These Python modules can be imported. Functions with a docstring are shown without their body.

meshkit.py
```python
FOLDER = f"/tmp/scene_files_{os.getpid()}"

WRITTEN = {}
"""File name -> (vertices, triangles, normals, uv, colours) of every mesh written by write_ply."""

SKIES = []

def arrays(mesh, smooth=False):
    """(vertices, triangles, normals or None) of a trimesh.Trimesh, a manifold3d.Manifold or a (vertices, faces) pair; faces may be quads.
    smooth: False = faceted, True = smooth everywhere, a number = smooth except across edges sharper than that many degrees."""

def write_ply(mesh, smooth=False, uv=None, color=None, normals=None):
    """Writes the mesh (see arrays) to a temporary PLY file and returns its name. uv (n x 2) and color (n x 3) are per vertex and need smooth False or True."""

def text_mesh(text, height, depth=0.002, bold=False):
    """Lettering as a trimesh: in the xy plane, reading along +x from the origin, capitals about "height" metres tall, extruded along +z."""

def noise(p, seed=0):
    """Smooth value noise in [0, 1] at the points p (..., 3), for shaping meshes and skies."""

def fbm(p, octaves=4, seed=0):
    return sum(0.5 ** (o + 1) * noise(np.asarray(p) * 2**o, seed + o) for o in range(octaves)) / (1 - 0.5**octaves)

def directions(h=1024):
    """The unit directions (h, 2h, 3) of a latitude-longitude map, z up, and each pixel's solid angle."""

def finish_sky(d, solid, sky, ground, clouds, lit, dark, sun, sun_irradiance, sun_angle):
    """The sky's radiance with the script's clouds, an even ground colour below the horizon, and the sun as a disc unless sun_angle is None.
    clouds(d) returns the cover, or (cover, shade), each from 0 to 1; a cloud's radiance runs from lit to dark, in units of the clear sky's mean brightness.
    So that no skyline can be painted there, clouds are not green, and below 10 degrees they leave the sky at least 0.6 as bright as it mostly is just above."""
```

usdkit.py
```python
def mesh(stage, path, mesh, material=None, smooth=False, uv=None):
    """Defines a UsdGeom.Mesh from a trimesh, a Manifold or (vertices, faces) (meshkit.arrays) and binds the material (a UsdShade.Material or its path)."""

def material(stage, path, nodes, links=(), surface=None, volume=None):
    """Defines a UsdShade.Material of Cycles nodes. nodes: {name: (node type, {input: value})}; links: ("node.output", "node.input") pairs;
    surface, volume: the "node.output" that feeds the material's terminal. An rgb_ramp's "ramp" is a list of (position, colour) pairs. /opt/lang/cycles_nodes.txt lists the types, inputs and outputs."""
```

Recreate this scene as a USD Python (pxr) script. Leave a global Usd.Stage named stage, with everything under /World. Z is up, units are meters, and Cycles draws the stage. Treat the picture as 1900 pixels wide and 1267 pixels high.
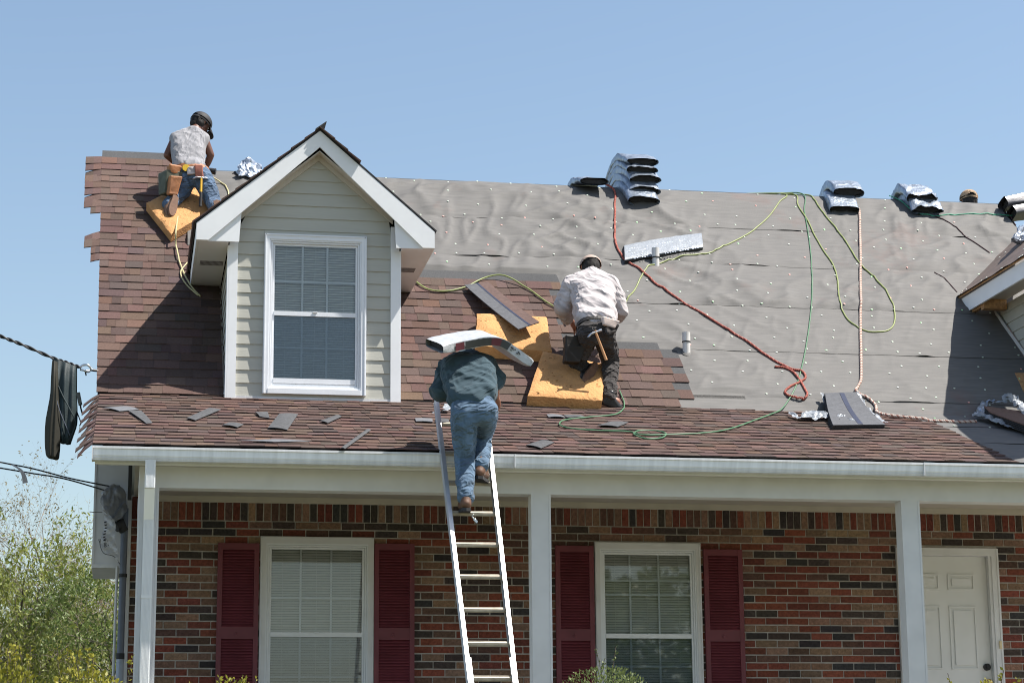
import math, random
import numpy as np, trimesh, manifold3d
from pxr import Usd, UsdGeom, UsdLux, UsdShade, Sdf, Gf, Vt
import usdkit, meshkit
from meshkit import noise, fbm

stage = Usd.Stage.CreateInMemory()
W = UsdGeom.Xform.Define(stage, '/World').GetPrim()
stage.SetDefaultPrim(W)
UsdGeom.Scope.Define(stage, '/World/Looks')

# ---------------------------------------------------------------- camera
cam = UsdGeom.Camera.Define(stage, '/World/camera')
CAM = np.array([-0.0188, -18.9144, 0.0851])
yaw, pitch, roll = map(math.radians, (10.1794, 12.3953, -0.5047))
fwd = np.array([math.sin(yaw) * math.cos(pitch), math.cos(yaw) * math.cos(pitch), math.sin(pitch)])
rgt = np.array([math.cos(yaw), -math.sin(yaw), 0.0]); upv = np.cross(rgt, fwd)
rgt, upv = math.cos(roll) * rgt + math.sin(roll) * upv, math.cos(roll) * upv - math.sin(roll) * rgt
mt = np.eye(4); mt[0, :3] = rgt; mt[1, :3] = upv; mt[2, :3] = -fwd; mt[3, :3] = CAM
cam.AddTransformOp().Set(Gf.Matrix4d(*mt.ravel().tolist()))
cam.CreateHorizontalApertureAttr(36.0); cam.CreateVerticalApertureAttr(36.0 * 682 / 1024)
cam.CreateFocalLengthAttr(36.0 * 3976.55 / 1900)
cam.CreateExposureAttr(1.05)

# ---------------------------------------------------------------- sky and sun
SUN = np.array([0.487, -0.150, 0.861]); SUN /= np.linalg.norm(SUN)
sun_el, sun_rot = math.asin(SUN[2]), math.atan2(SUN[0], SUN[1])
sky = UsdLux.DomeLight.Define(stage, '/World/sky')
skym = usdkit.material(stage, '/World/Looks/sky', {
    's': ('sky_texture', {'sky_type': 'single_scattering', 'sun_disc': False, 'sun_elevation': sun_el, 'sun_rotation': sun_rot, 'altitude': 100.0,
                          'air_density': 1.28, 'aerosol_density': 1.4, 'ozone_density': 1.0}),
    'b': ('background_shader', {'strength': 0.079})}, [('s.color', 'b.color')], surface='b.background')
UsdShade.MaterialBindingAPI.Apply(sky.GetPrim()).Bind(skym)
sky.GetPrim().SetCustomDataByKey('kind', 'structure')
sun = UsdLux.DistantLight.Define(stage, '/World/sun')
sun.CreateIntensityAttr(1.25); sun.CreateNormalizeAttr(True); sun.CreateAngleAttr(0.53); sun.CreateColorAttr(Gf.Vec3f(1.0, 0.95, 0.88))
zz = SUN; xx = np.cross([0, 0, 1.0], zz); xx /= np.linalg.norm(xx); yy = np.cross(zz, xx)
ms = np.eye(4); ms[0, :3] = xx; ms[1, :3] = yy; ms[2, :3] = zz
sun.AddTransformOp().Set(Gf.Matrix4d(*ms.ravel().tolist()))

# ---------------------------------------------------------------- helpers
COUNT = {}
def numbered(path):
    n = COUNT.get(path, 0); COUNT[path] = n + 1
    return path if n == 0 else f'{path}_{n:03d}'
def pathof(p): return '/World' if p is None else str(p.GetPath())
def tag(p, label=None, cat=None, group=None, kind=None):
    for k, v in (('label', label), ('category', cat), ('group', group), ('kind', kind)):
        if v: p.SetCustomDataByKey(k, v)
    return p
def thing(name, label=None, cat=None, loc=(0, 0, 0), parent=None, group=None, kind=None):
    x = UsdGeom.Xform.Define(stage, numbered(pathof(parent) + '/' + name))
    if any(loc): x.AddTranslateOp().Set(Gf.Vec3d(*map(float, loc)))
    return tag(x.GetPrim(), label, cat, group, kind)
class MB:
    """Collects boxes, prisms and tubes into one mesh."""
    def __init__(s): s.v, s.f, s.c, s.n = [], [], [], 0
    def add(s, v, f, tone=None):
        v = np.asarray(v, float); s.v.append(v); s.f.append(np.asarray(f, int) + s.n); s.n += len(v)
        s.c.append(np.tile(np.asarray(tone if tone is not None else (1, 1, 1), float), (len(v), 1))); return s
    def mesh(s, m, tone=None): return s.add(m.vertices, m.faces, tone)
    def hexa(s, p, tone=None):
        """8 corners: bottom ring 0-3 then top ring 4-7."""
        q = [(0, 3, 2, 1), (4, 5, 6, 7), (0, 1, 5, 4), (1, 2, 6, 5), (2, 3, 7, 6), (3, 0, 4, 7)]
        p = np.asarray(p, float); vv = []; ff = []
        for k, a in enumerate(q):
            vv += [p[i] for i in a]; ff += [(4 * k, 4 * k + 1, 4 * k + 2), (4 * k, 4 * k + 2, 4 * k + 3)]
        return s.add(vv, ff, tone)
    def box(s, x0, x1, y0, y1, z0, z1, tone=None):
        return s.hexa([(x0, y0, z0), (x1, y0, z0), (x1, y1, z0), (x0, y1, z0), (x0, y0, z1), (x1, y0, z1), (x1, y1, z1), (x0, y1, z1)], tone)
    def obox(s, c, ax, ay, az, tone=None):
        c, ax, ay, az = (np.asarray(q, float) for q in (c, ax, ay, az))
        return s.hexa([c - ax - ay - az, c + ax - ay - az, c + ax + ay - az, c - ax + ay - az, c - ax - ay + az, c + ax - ay + az, c + ax + ay + az, c - ax + ay + az], tone)
    def prism(s, poly, ext, tone=None):
        """poly: 3D polygon (convex or not, planar), ext: vector."""
        p = np.asarray(poly, float); e = np.asarray(ext, float); n = len(p)
        nn = np.zeros(3)
        for i in range(n): nn += np.cross(p[i], p[(i + 1) % n])
        if nn @ e > 0: p = p[::-1]
        u = p[1] - p[0]; u /= np.linalg.norm(u); nrm = nn / np.linalg.norm(nn); w = np.cross(nrm, u)
        from shapely.geometry import Polygon
        pg = Polygon(np.c_[(p - p[0]) @ u, (p - p[0]) @ w])
        vv, ff = trimesh.creation.triangulate_polygon(pg, engine='earcut')
        P3 = p[0] + vv[:, :1] * u + vv[:, 1:2] * w
        t = P3[ff[0]]; flip = np.cross(t[1] - t[0], t[2] - t[0]) @ e > 0
        f0 = ff[:, ::-1] if flip else ff
        s.add(P3, f0, tone); s.add(P3 + e, f0[:, ::-1], tone)
        for i in range(n):
            a, b = p[i], p[(i + 1) % n]
            s.add([a, b, b + e, a + e], [(0, 2, 1), (0, 3, 2)], tone)
        return s
    def tube(s, pts, r, sides=8, tone=None, caps=True):
        v, f = tube(pts, r, sides, caps); return s.add(v, f, tone)
    def build(s, name, mat, parent=None, smooth=False, tones=False, **kw):
        return part(name, (np.vstack(s.v), np.vstack(s.f)), mat, parent, smooth, np.vstack(s.c) if tones else None, **kw)
def part(name, mesh, mat, parent=None, smooth=False, tones=None, label=None, cat=None, group=None, kind=None):
    p = usdkit.mesh(stage, numbered(pathof(parent) + '/' + name), mesh, mat, smooth)
    if tones is not None:
        UsdGeom.PrimvarsAPI(p).CreatePrimvar('tone', Sdf.ValueTypeNames.Color3fArray, 'vertex').Set(Vt.Vec3fArray.FromNumpy(np.asarray(tones, np.float32)))
    p.CreateDoubleSidedAttr(True)
    return tag(p.GetPrim(), label, cat, group, kind)
def spline(pts, n=8):
    """Catmull-Rom through the points."""
    p = np.asarray(pts, float); p = np.vstack([2 * p[0] - p[1], p, 2 * p[-1] - p[-2]]); out = []
    for i in range(1, len(p) - 2):
        for t in np.linspace(0, 1, n, endpoint=False):
            a, b, c, d = p[i - 1:i + 3]
            out.append(.5 * (2 * b + (c - a) * t + (2 * a - 5 * b + 4 * c - d) * t * t + (3 * b - a - 3 * c + d) * t ** 3))
    return np.array(out + [p[-2]])
def tube(pts, r, sides=8, caps=True):
    p = np.asarray(pts, float); n = len(p); r = np.broadcast_to(r, (n,))
    t = np.gradient(p, axis=0); t /= np.linalg.norm(t, axis=1, keepdims=True) + 1e-12
    a = np.cross(t[0], [0.31, 0.2, 0.93]); a /= np.linalg.norm(a); A = [a]
    for i in range(1, n):
        a = A[-1] - (A[-1] @ t[i]) * t[i]; A.append(a / (np.linalg.norm(a) + 1e-12))
    A = np.array(A); B = np.cross(t, A); th = np.arange(sides) * 2 * np.pi / sides
    v = (p[:, None] + r[:, None, None] * (np.cos(th)[None, :, None] * A[:, None] + np.sin(th)[None, :, None] * B[:, None])).reshape(-1, 3)
    f = []
    for i in range(n - 1):
        for j in range(sides):
            k = (j + 1) % sides; q = (i * sides + j, i * sides + k, (i + 1) * sides + k, (i + 1) * sides + j)
            f += [(q[0], q[1], q[2]), (q[0], q[2], q[3])]
    if caps:
        for j in range(1, sides - 1): f += [(0, j + 1, j), ((n - 1) * sides, (n - 1) * sides + j, (n - 1) * sides + j + 1)]
    return v, np.array(f)
def grid_mesh(P):
    """P: (n, m, 3) points -> vertices, faces."""
    n, m = P.shape[:2]; i, j = np.meshgrid(np.arange(n - 1), np.arange(m - 1), indexing='ij'); a = (i * m + j).ravel()
    return P.reshape(-1, 3), np.vstack([np.c_[a, a + 1, a + m + 1], np.c_[a, a + m + 1, a + m]])

# ---------------------------------------------------------------- materials
MATS = {}
def mat(name, col, rough=.6, var=.12, scale=6., bump=0., bscale=60., metallic=0., spec=.4, stretch=(1, 1, 1), col2=None, detail=4., sheen=0., bdist=.01, lo=.35, hi=.65):
    col = np.array(col, float); c2 = np.array(col2, float) if col2 is not None else col * (1 + var); c1 = col if col2 is not None else col * (1 - var)
    nodes = {'g': ('geometry', {}), 'mp': ('mapping', {'scale': stretch}), 'n': ('noise_texture', {'scale': scale, 'detail': detail, 'roughness': .6}),
             'r': ('rgb_ramp', {'ramp': [(lo, c1), (hi, c2)]}),
             'p': ('principled_bsdf', {'roughness': rough, 'metallic': metallic, 'specular_ior_level': spec, 'sheen_weight': sheen})}
    links = [('g.position', 'mp.vector'), ('mp.vector', 'n.vector'), ('n.fac', 'r.fac'), ('r.color', 'p.base_color')]
    if bump:
        nodes['b'] = ('noise_texture', {'scale': bscale, 'detail': 3.}); nodes['bp'] = ('bump', {'strength': bump, 'distance': bdist})
        links += [('mp.vector', 'b.vector'), ('b.fac', 'bp.height'), ('bp.normal', 'p.normal')]
    m = usdkit.material(stage, '/World/Looks/' + name, nodes, links, surface='p.BSDF'); MATS[name] = m; return m
def tonemat(name, rough=.85, var=.25, scale=40., spec=.25, bump=.3, bscale=150., big=.12, bdist=.006, speck=0.):
    """Base colour from the mesh's own 'tone', broken up by fine and broad noise."""
    nodes = {'a': ('attribute', {'attribute': 'tone'}), 'g': ('geometry', {}), 'n': ('noise_texture', {'scale': scale, 'detail': 4., 'roughness': .7}),
             'k': ('noise_texture', {'scale': 1.3, 'detail': 3.}),
             'm1': ('map_range', {'from_min': .25, 'from_max': .75, 'to_min': 1 - var, 'to_max': 1 + var}), 'm2': ('map_range', {'from_min': .3, 'from_max': .7, 'to_min': 1 - big, 'to_max': 1 + big}),
             'x': ('math', {'math_type': 'multiply'}), 'mul': ('vector_math', {'math_type': 'scale'}),
             'b': ('noise_texture', {'scale': bscale, 'detail': 2.}), 'bp': ('bump', {'strength': bump, 'distance': bdist}),
             'p': ('principled_bsdf', {'roughness': rough, 'specular_ior_level': spec})}
    links = [('g.position', 'n.vector'), ('g.position', 'k.vector'), ('g.position', 'b.vector'), ('n.fac', 'm1.value'), ('k.fac', 'm2.value'), ('m1.result', 'x.value1'), ('m2.result', 'x.value2'),
             ('a.color', 'mul.vector1'), ('x.value', 'mul.scale'), ('mul.vector', 'p.base_color'), ('b.fac', 'bp.height'), ('bp.normal', 'p.normal')]
    m = usdkit.material(stage, '/World/Looks/' + name, nodes, links, surface='p.BSDF'); MATS[name] = m; return m
def glassmat(name, tint, gloss=1.0, rough=.02):
    return usdkit.material(stage, '/World/Looks/' + name, {
        't': ('transparent_bsdf', {'color': tint}), 'g': ('glossy_bsdf', {'color': (gloss,) * 3, 'roughness': rough}), 'f': ('fresnel', {'IOR': 1.85}), 'm': ('mix_closure', {})},
        [('f.fac', 'm.fac'), ('t.BSDF', 'm.closure1'), ('g.BSDF', 'm.closure2')], surface='m.closure')
def clothmat(name, col, angle=0., scale=11., strength=.8, dist=.025, var=.12, along=.22, power=2.2):
    """Cloth with creases that run at 'angle' (radians, in the x-z plane) and a fine weave."""
    col = np.array(col, float)
    nodes = {'g': ('geometry', {}), 'vr': ('vector_rotate', {'rotate_type': 'y_axis', 'angle': angle}), 'mp': ('mapping', {'scale': (along, 1, 1)}), 'n': ('noise_texture', {'scale': scale, 'detail': 2.5, 'roughness': .55, 'distortion': .35}),
             'a': ('math', {'math_type': 'multiply_add', 'value2': 2., 'value3': -1.}), 'b': ('math', {'math_type': 'absolute'}), 'c': ('math', {'math_type': 'subtract', 'value1': 1.}), 'd': ('math', {'math_type': 'power', 'value2': power}),
             'bp': ('bump', {'strength': strength, 'distance': dist}), 'k': ('noise_texture', {'scale': 7., 'detail': 5., 'roughness': .7}), 'r': ('rgb_ramp', {'ramp': [(.3, col * (1 - var)), (.7, col * (1 + var))]}),
             'p': ('principled_bsdf', {'roughness': .88, 'specular_ior_level': .2, 'sheen_weight': .08})}
    links = [('g.position', 'vr.vector'), ('vr.vector', 'mp.vector'), ('mp.vector', 'n.vector'), ('n.fac', 'a.value1'), ('a.value', 'b.value1'), ('b.value', 'c.value2'), ('c.value', 'd.value1'), ('d.value', 'bp.height'), ('bp.normal', 'p.normal'),
             ('g.position', 'k.vector'), ('k.fac', 'r.fac'), ('r.color', 'p.base_color')]
    m = usdkit.material(stage, '/World/Looks/' + name, nodes, links, surface='p.BSDF'); MATS[name] = m; return m
white = mat('white_paint', (.78, .79, .80), .45, .03, 3., spec=.4)
gutterw = mat('gutter_white', (.63, .64, .66), .35, .10, 6., stretch=(2.5, .3, .3))
trimw = mat('porch_white', (.64, .64, .65), .55, .05, 4.)
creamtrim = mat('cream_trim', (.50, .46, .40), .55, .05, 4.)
sidingm = mat('vinyl_siding', (.42, .415, .365), .5, .04, 3., bump=.08, bscale=30., stretch=(.3, 3, 3))
vinyl = mat('window_vinyl', (.74, .76, .79), .4, .03, 5.)
alu = mat('ladder_aluminium', (.60, .595, .58), .42, .10, 8., metallic=.8, stretch=(1, 1, .2))
mortar = mat('mortar', (.44, .41, .385), .9, .15, 12., bump=.4, bscale=120.)
brickm = tonemat('brick', .88, .48, 34., .2, .8, 80., .14)
shinglem = tonemat('asphalt_shingle', .92, .28, 70., .2, .5, 200., .10)
shutterm = mat('burgundy_paint', (.150, .033, .045), .5, .12, 4.)
darkroom = mat('dark_room', (.03, .032, .035), .9)
blindm = mat('blind_slat', (.78, .78, .75), .5, .04, 6.)
pane = glassmat('window_glass', (.93, .95, .96)); screenm = glassmat('screened_glass', (.64, .68, .72), .8)
wood = mat('osb_sheathing', (.36, .20, .09), .8, .3, 30., bump=.2)
foam = mat('orange_foam', (.44, .225, .085), .9, .14, 7., bump=.55, bscale=45., bdist=.02)
wrap = mat('bundle_wrapper', (.25, .29, .35), .34, .25, 14., bump=.5, bscale=22., spec=.6, bdist=.02, metallic=.55)
wrapw = mat('white_wrapper', (.215, .235, .26), .4, .07, 12., bump=.3, bscale=30., spec=.5, bdist=.02)
wrapcore = mat('bundle_core', (.022, .021, .022), .9, .3, 40.)
shback = mat('shingle_back', (.075, .078, .086), .9, .15, 25., bump=.2)
sealant = mat('sealant_strip', (.018, .024, .05), .5)
black = mat('black_plastic', (.012, .012, .013), .4)
rubber = mat('dark_rubber', (.02, .02, .022), .7)
pvc = mat('white_pvc', (.50, .49, .475), .4, .06, 8.)
steel = mat('steel', (.55, .56, .58), .3, .05, metallic=1.)
brass = mat('brass', (.72, .52, .2), .25, .05, metallic=1.)
conduitm = mat('grey_conduit', (.10, .115, .15), .5, .1, 6.)
# ---------------------------------------------------------------- ground and street
gm = mat('lawn', (.085, .085, .045), .95, .25, 3.)
g = MB()
g.v = []; 
gp = []
for y, z in [(400, -.1), (40, -.1), (6, -.1), (-3.2, -.12), (-6, -.5), (-14, -1.4), (-24, -1.6), (-90, -1.9), (-400, -1.9)]:
    gp.append([(x, y, z) for x in (-400, -60, -10, 20, 80, 400)])
gv, gf = grid_mesh(np.array(gp, float))
tag(part('ground', (gv, gf), gm), kind='structure')

# ---------------------------------------------------------------- the house
house = thing('brick_house', 'one-storey brick house with a half-shingled roof, white porch and siding dormers', 'house')
RNG = random.Random(7)
# --- front wall
wall = thing('brick_wall', parent=house)
ZS = 2.622                       # underside of the soldier course
OPEN = [(1.111, 2.112, .8, 2.483), (4.116, 5.101, .8, 2.472), (6.975, 7.97, -.1, 2.458)]
m = MB(); xs = [-.02] + [v for o in OPEN for v in o[:2]] + [9.3]
for i in range(0, len(xs), 2): m.box(xs[i], xs[i + 1], .009, .12, -.1, 2.83)
for o in OPEN: m.box(o[0], o[1], .0091, .12, o[3], 2.83)
for o in OPEN[:2]: m.box(o[0], o[1], .0091, .12, -.1, o[2])
m.build('mortar', mortar, wall)
PAL = [((.155, .048, .032), 24), ((.125, .040, .030), 18), ((.052, .040, .036), 20), ((.038, .034, .035), 12), ((.205, .130, .088), 15), ((.160, .098, .070), 18), ((.092, .052, .041), 15)]
def pick_tone(r, pal, tot):
    k = r.random() * tot
    for c, w in pal:
        k -= w
        if k <= 0: break
    j = 1 + r.uniform(-.18, .18); return tuple(v * j * (1 + r.uniform(-.06, .06)) for v in c)
PAL = [(tuple(v * 1.12 for v in c), w) for c, w in PAL]; TOT = sum(w for _, w in PAL)
bricks = []; BL, BH = .2045, .0677; last = (.1, .05, .03)
def brick_box(x0, x1, z0, z1):
    q = RNG.uniform(-.002, .0025); jz = [RNG.uniform(-.0015, .0015) for _ in range(4)]; e = .004; y = q
    return [(x0, y + .004, z0 + jz[0]), (x1, y + .004, z0 + jz[1]), (x1, .06, z0), (x0, .06, z0), (x0, y + .001, z1 + jz[2]), (x1, y, z1 + jz[3]), (x1, .06, z1), (x0, .06, z1)]
for k in range(0, 22):
    zt = ZS - BH * k - .011; zb = zt - BH + .0115
    x = -.012 - (BL / 2 if k % 2 else 0) + RNG.uniform(-.006, .006)
    while x < 9.25:
        a, b = max(x, -.012), min(x + BL - .0105, 9.3); x += BL + RNG.uniform(-.002, .002)
        if b - a < .02: continue
        segs = [(a, b)]
        for o in OPEN:
            if zb < o[3] - .004:
                ns = []
                for s0, s1 in segs:
                    if s1 <= o[0] or s0 >= o[1]: ns.append((s0, s1)); continue
                    if s0 < o[0] - .02: ns.append((s0, o[0] - .004))
                    if s1 > o[1] + .02: ns.append((o[1] + .004, s1))
                segs = ns
        for s0, s1 in segs:
            c = last if RNG.random() < .16 else pick_tone(RNG, PAL, TOT); last = c
            bricks.append((brick_box(s0, s1, zb, zt), c, (s0 + s1) / 2))
x = -.012
while x < 9.2:
    w = .0575 + RNG.uniform(-.002, .002)
    c = pick_tone(RNG, PAL, TOT); bricks.append((brick_box(x, x + w, ZS, ZS + .195), c, x)); x += .0677 + RNG.uniform(-.001, .001)
bricks.sort(key=lambda b: b[2])
rest = MB()
for i, (h, c, _) in enumerate(bricks):
    if i < 300:
        MB().hexa(h, c).build('brick', brickm, wall, tones=True)
    else: rest.hexa(h, c)
rest.build('further_bricks', brickm, wall, tones=True, kind='stuff')
# side walls, back, inside
m = MB(); m.box(-.02, 0, .12, 7.0, -.1, 2.83); m.box(9.3, 9.32, .12, 7, -.1, 2.83); m.box(-.02, 9.32, 7.0, 7.1, -.1, 2.83)
m.build('side_wall', mortar, house)
m = MB(); m.box(.0, 9.28, .9, .95, .2, 2.8); m.build('inner_wall', darkroom, house)
m = MB(); m.box(-.2, 9.6, -2.6, .12, -.28, -.02); m.build('porch_floor', mortar, house)
m = MB(); m.box(-.052, -.016, -.03, .1, -.1, 2.78); m.build('corner_trim', trimw, house)
# --- porch
PF = -2.42
for px0 in (.034, 3.088, 6.150):
    w = .150
    m = MB(); m.box(px0, px0 + w, PF, PF + w, -.02, 2.54); m.box(px0 - .012, px0 + w + .012, PF - .012, PF + w + .012, -.02, .22)
    m.box(px0 - .004, px0 + .012, PF - .004, PF + .002, .22, 2.538); m.box(px0 + w - .012, px0 + w + .004, PF - .004, PF + .002, .22, 2.538)
    m.build('porch_post', trimw, house)
m = MB(); m.box(.034, 9.4, PF, PF + .15, 2.54, 2.705); m.box(.034, .19, PF + .15, 0.0, 2.5402, 2.705); m.build('porch_beam', trimw, house)
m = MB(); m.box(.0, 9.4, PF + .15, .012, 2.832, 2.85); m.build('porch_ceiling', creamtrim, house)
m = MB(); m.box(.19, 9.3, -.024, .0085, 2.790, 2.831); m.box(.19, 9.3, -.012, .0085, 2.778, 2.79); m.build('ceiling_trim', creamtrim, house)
m = MB(); m.box(-.30, 9.4, -2.60, -2.58, 2.688, 2.80); m.build('fascia', white, house)
m = MB(); m.box(-.279, 9.4, -2.578, PF - .002, 2.7075, 2.716); m.build('soffit', trimw, house)
# gutter profile swept along x
prof = [(-2.736, 2.803), (-2.736, 2.786), (-2.727, 2.782), (-2.722, 2.766), (-2.712, 2.738), (-2.703, 2.728), (-2.703, 2.716), (-2.697, 2.712), (-2.697, 2.702), (-2.606, 2.702), (-2.606, 2.79), (-2.612, 2.79), (-2.612, 2.712), (-2.69, 2.714), (-2.70, 2.745), (-2.714, 2.78), (-2.716, 2.803)]
m = MB()
for a, b in ((-.318, 2.9), (2.902, 6.24), (6.242, 9.4)):
    m.prism([(a, y, z) for y, z in prof], (b - a, 0, 0))
for a in (-.322, 2.899, 6.239): m.box(a, a + .006, -2.739, -2.606, 2.7, 2.805)
m.build('gutter', gutterw, house)
# downspout
dx, dw = .075, .078
m = MB()
def duct(pts, w=dw, d=.055, ribs=True):
    for (y0, z0), (y1, z1) in zip(pts[:-1], pts[1:]):
        v = np.array([0, y1 - y0, z1 - z0]); L = np.linalg.norm(v); v /= L; n = np.array([0, -v[2], v[1]]); n = n if n[1] < 0 else -n
        c = np.array([dx + w / 2, (y0 + y1) / 2, (z0 + z1) / 2])
        m.obox(c, (w / 2, 0, 0), v * (L / 2 + .004), n * d / 2)
        if ribs:
            for q in np.linspace(-.36, .36, 7): m.obox(c + n * d / 2 + np.array([q * w, 0, 0]), (w * .03, 0, 0), v * (L / 2), n * .003)
duct([(-2.672, 2.705), (-2.672, 2.50)]); duct([(-2.668, 2.51), (-2.456, 2.30)], w=.0765, ribs=False); duct([(-2.452, 2.31), (-2.452, 0.0)])
m.box(dx - .003, dx + dw + .003, -2.4835, -2.424, 1.69, 1.715)
m.build('downspout', white, house)
# --- windows
def sash_window(name, x0, x1, z0, z1, y, cw, top, meet, gx, gz_up, gz_lo, blind_y=.06, hide=None, rail2=None):
    """Double-hung window. Outer casing x0..x1, z0..z1; face of the casing at y."""
    w = thing(name, parent=house)
    m = MB(); m.box(x0, x0 + cw, y - .03, y + .05, z0, z1); m.box(x1 - cw, x1, y - .03, y + .05, z0, z1); m.box(x0 + cw, x1 - cw, y - .03, y + .05, z1 - top, z1); m.box(x0 + cw, x1 - cw, y - .034, y + .05, z0, z0 + cw)
    for a, b in ((x0 + .008, x0 + .016), (x1 - .016, x1 - .008)): m.box(a, b, y - .036, y - .029, z0, z1 - .004)
    m.box(x0, x1, y - .036, y - .0295, z1 - .014, z1 - .006)
    m.build('casing', trimw if y == 0 else vinyl, w)
    a, b, t = x0 + cw, x1 - cw, z1 - top
    m = MB(); f = .028
    for q0, q1, d in ((0, .014, -.022), (.016, .030, -.012), (.032, .05, .004)):
        m.box(a + q0, a + q1, y + d, y + .045, z0 + cw, t - q0); m.box(b - q1, b - q0, y + d, y + .045, z0 + cw, t - q0); m.box(a + q1, b - q1, y + d, y + .045, t - q1, t - q0)
        m.box(a + q1, b - q1, y + d, y + .045, z0 + cw + q0, z0 + cw + q1)
    m.build('frame', vinyl, w)
    ga, gb, gt, g0 = a + .05, b - .05, t - .05, z0 + cw + .05
    m = MB(); m.box(ga, gb, y - .004, y + .03, meet - .02, meet + .02); m.box((ga + gb) / 2 - .02, (ga + gb) / 2 + .02, y - .018, y - .004, meet + .012, meet + .02); m.build('meeting_rail', vinyl, w)
    pv = lambda yy, za, zb: (np.array([(ga, yy, za), (gb, yy, za), (gb, yy, zb), (ga, yy, zb)]), np.array([(0, 1, 2), (0, 2, 3)]))
    part('pane', pv(y + .012, meet + .02, gt), pane, w); part('pane', pv(y + .02, g0, meet - .02), pane, w)
    part('insect_screen', pv(y + .006, g0, meet - .02), screenm, w)
    m = MB()
    for q in gx: m.box(q - .009, q + .009, y + .014, y + .018, meet + .02, gt); m.box(q - .009, q + .009, y + .022, y + .026, g0, meet - .02)
    for q in gz_up: m.box(ga, gb, y + .0142, y + .0182, q - .009, q + .009)
    for q in gz_lo: m.box(ga, gb, y + .0222, y + .0262, q - .009, q + .009)
    m.build('grille', vinyl, w)
    if rail2: m = MB(); m.box(ga, gb, y - .002, y + .026, rail2[0], rail2[1]); m.build('bottom_rail', vinyl, w)
    m = MB(); z = g0 - .02
    while z < gt + .01:
        m.obox(((ga + gb) / 2, y + blind_y, z), ((gb - ga) / 2 + .02, 0, 0), (0, .0045, .0098), (0, -.0005, .0002)); z += .0224
    for q in np.linspace(ga + .1, gb - .1, 3): m.box(q - .0015, q + .0015, y + blind_y - .014, y + blind_y - .012, g0, gt)
    m.build('blind', blindm, w)
    m = MB(); m.box(ga - .05, gb + .05, y + .30, y + .32, g0 - .05, gt + .05); m.box(ga - .06, ga - .05, y + .046, y + .3, g0 - .05, gt + .05); m.box(gb + .05, gb + .06, y + .046, y + .3, g0 - .05, gt + .05)
    m.box(ga - .06, gb + .06, y + .046, y + .3, gt + .05, gt + .06); m.box(ga - .06, gb + .06, y + .046, y + .3, g0 - .06, g0 - .05)
    m.build('room_behind', darkroom, w); return w
sash_window('window', 1.111, 2.112, .80, 2.483, 0, .05, .06, 1.627, [1.469, 1.738], [1.947], [1.26])
sash_window('window', 4.116, 5.101, .80, 2.472, 0, .045, .06, 1.630, [4.446, 4.713], [2.128, 2.001], [1.36, 1.2])
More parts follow.
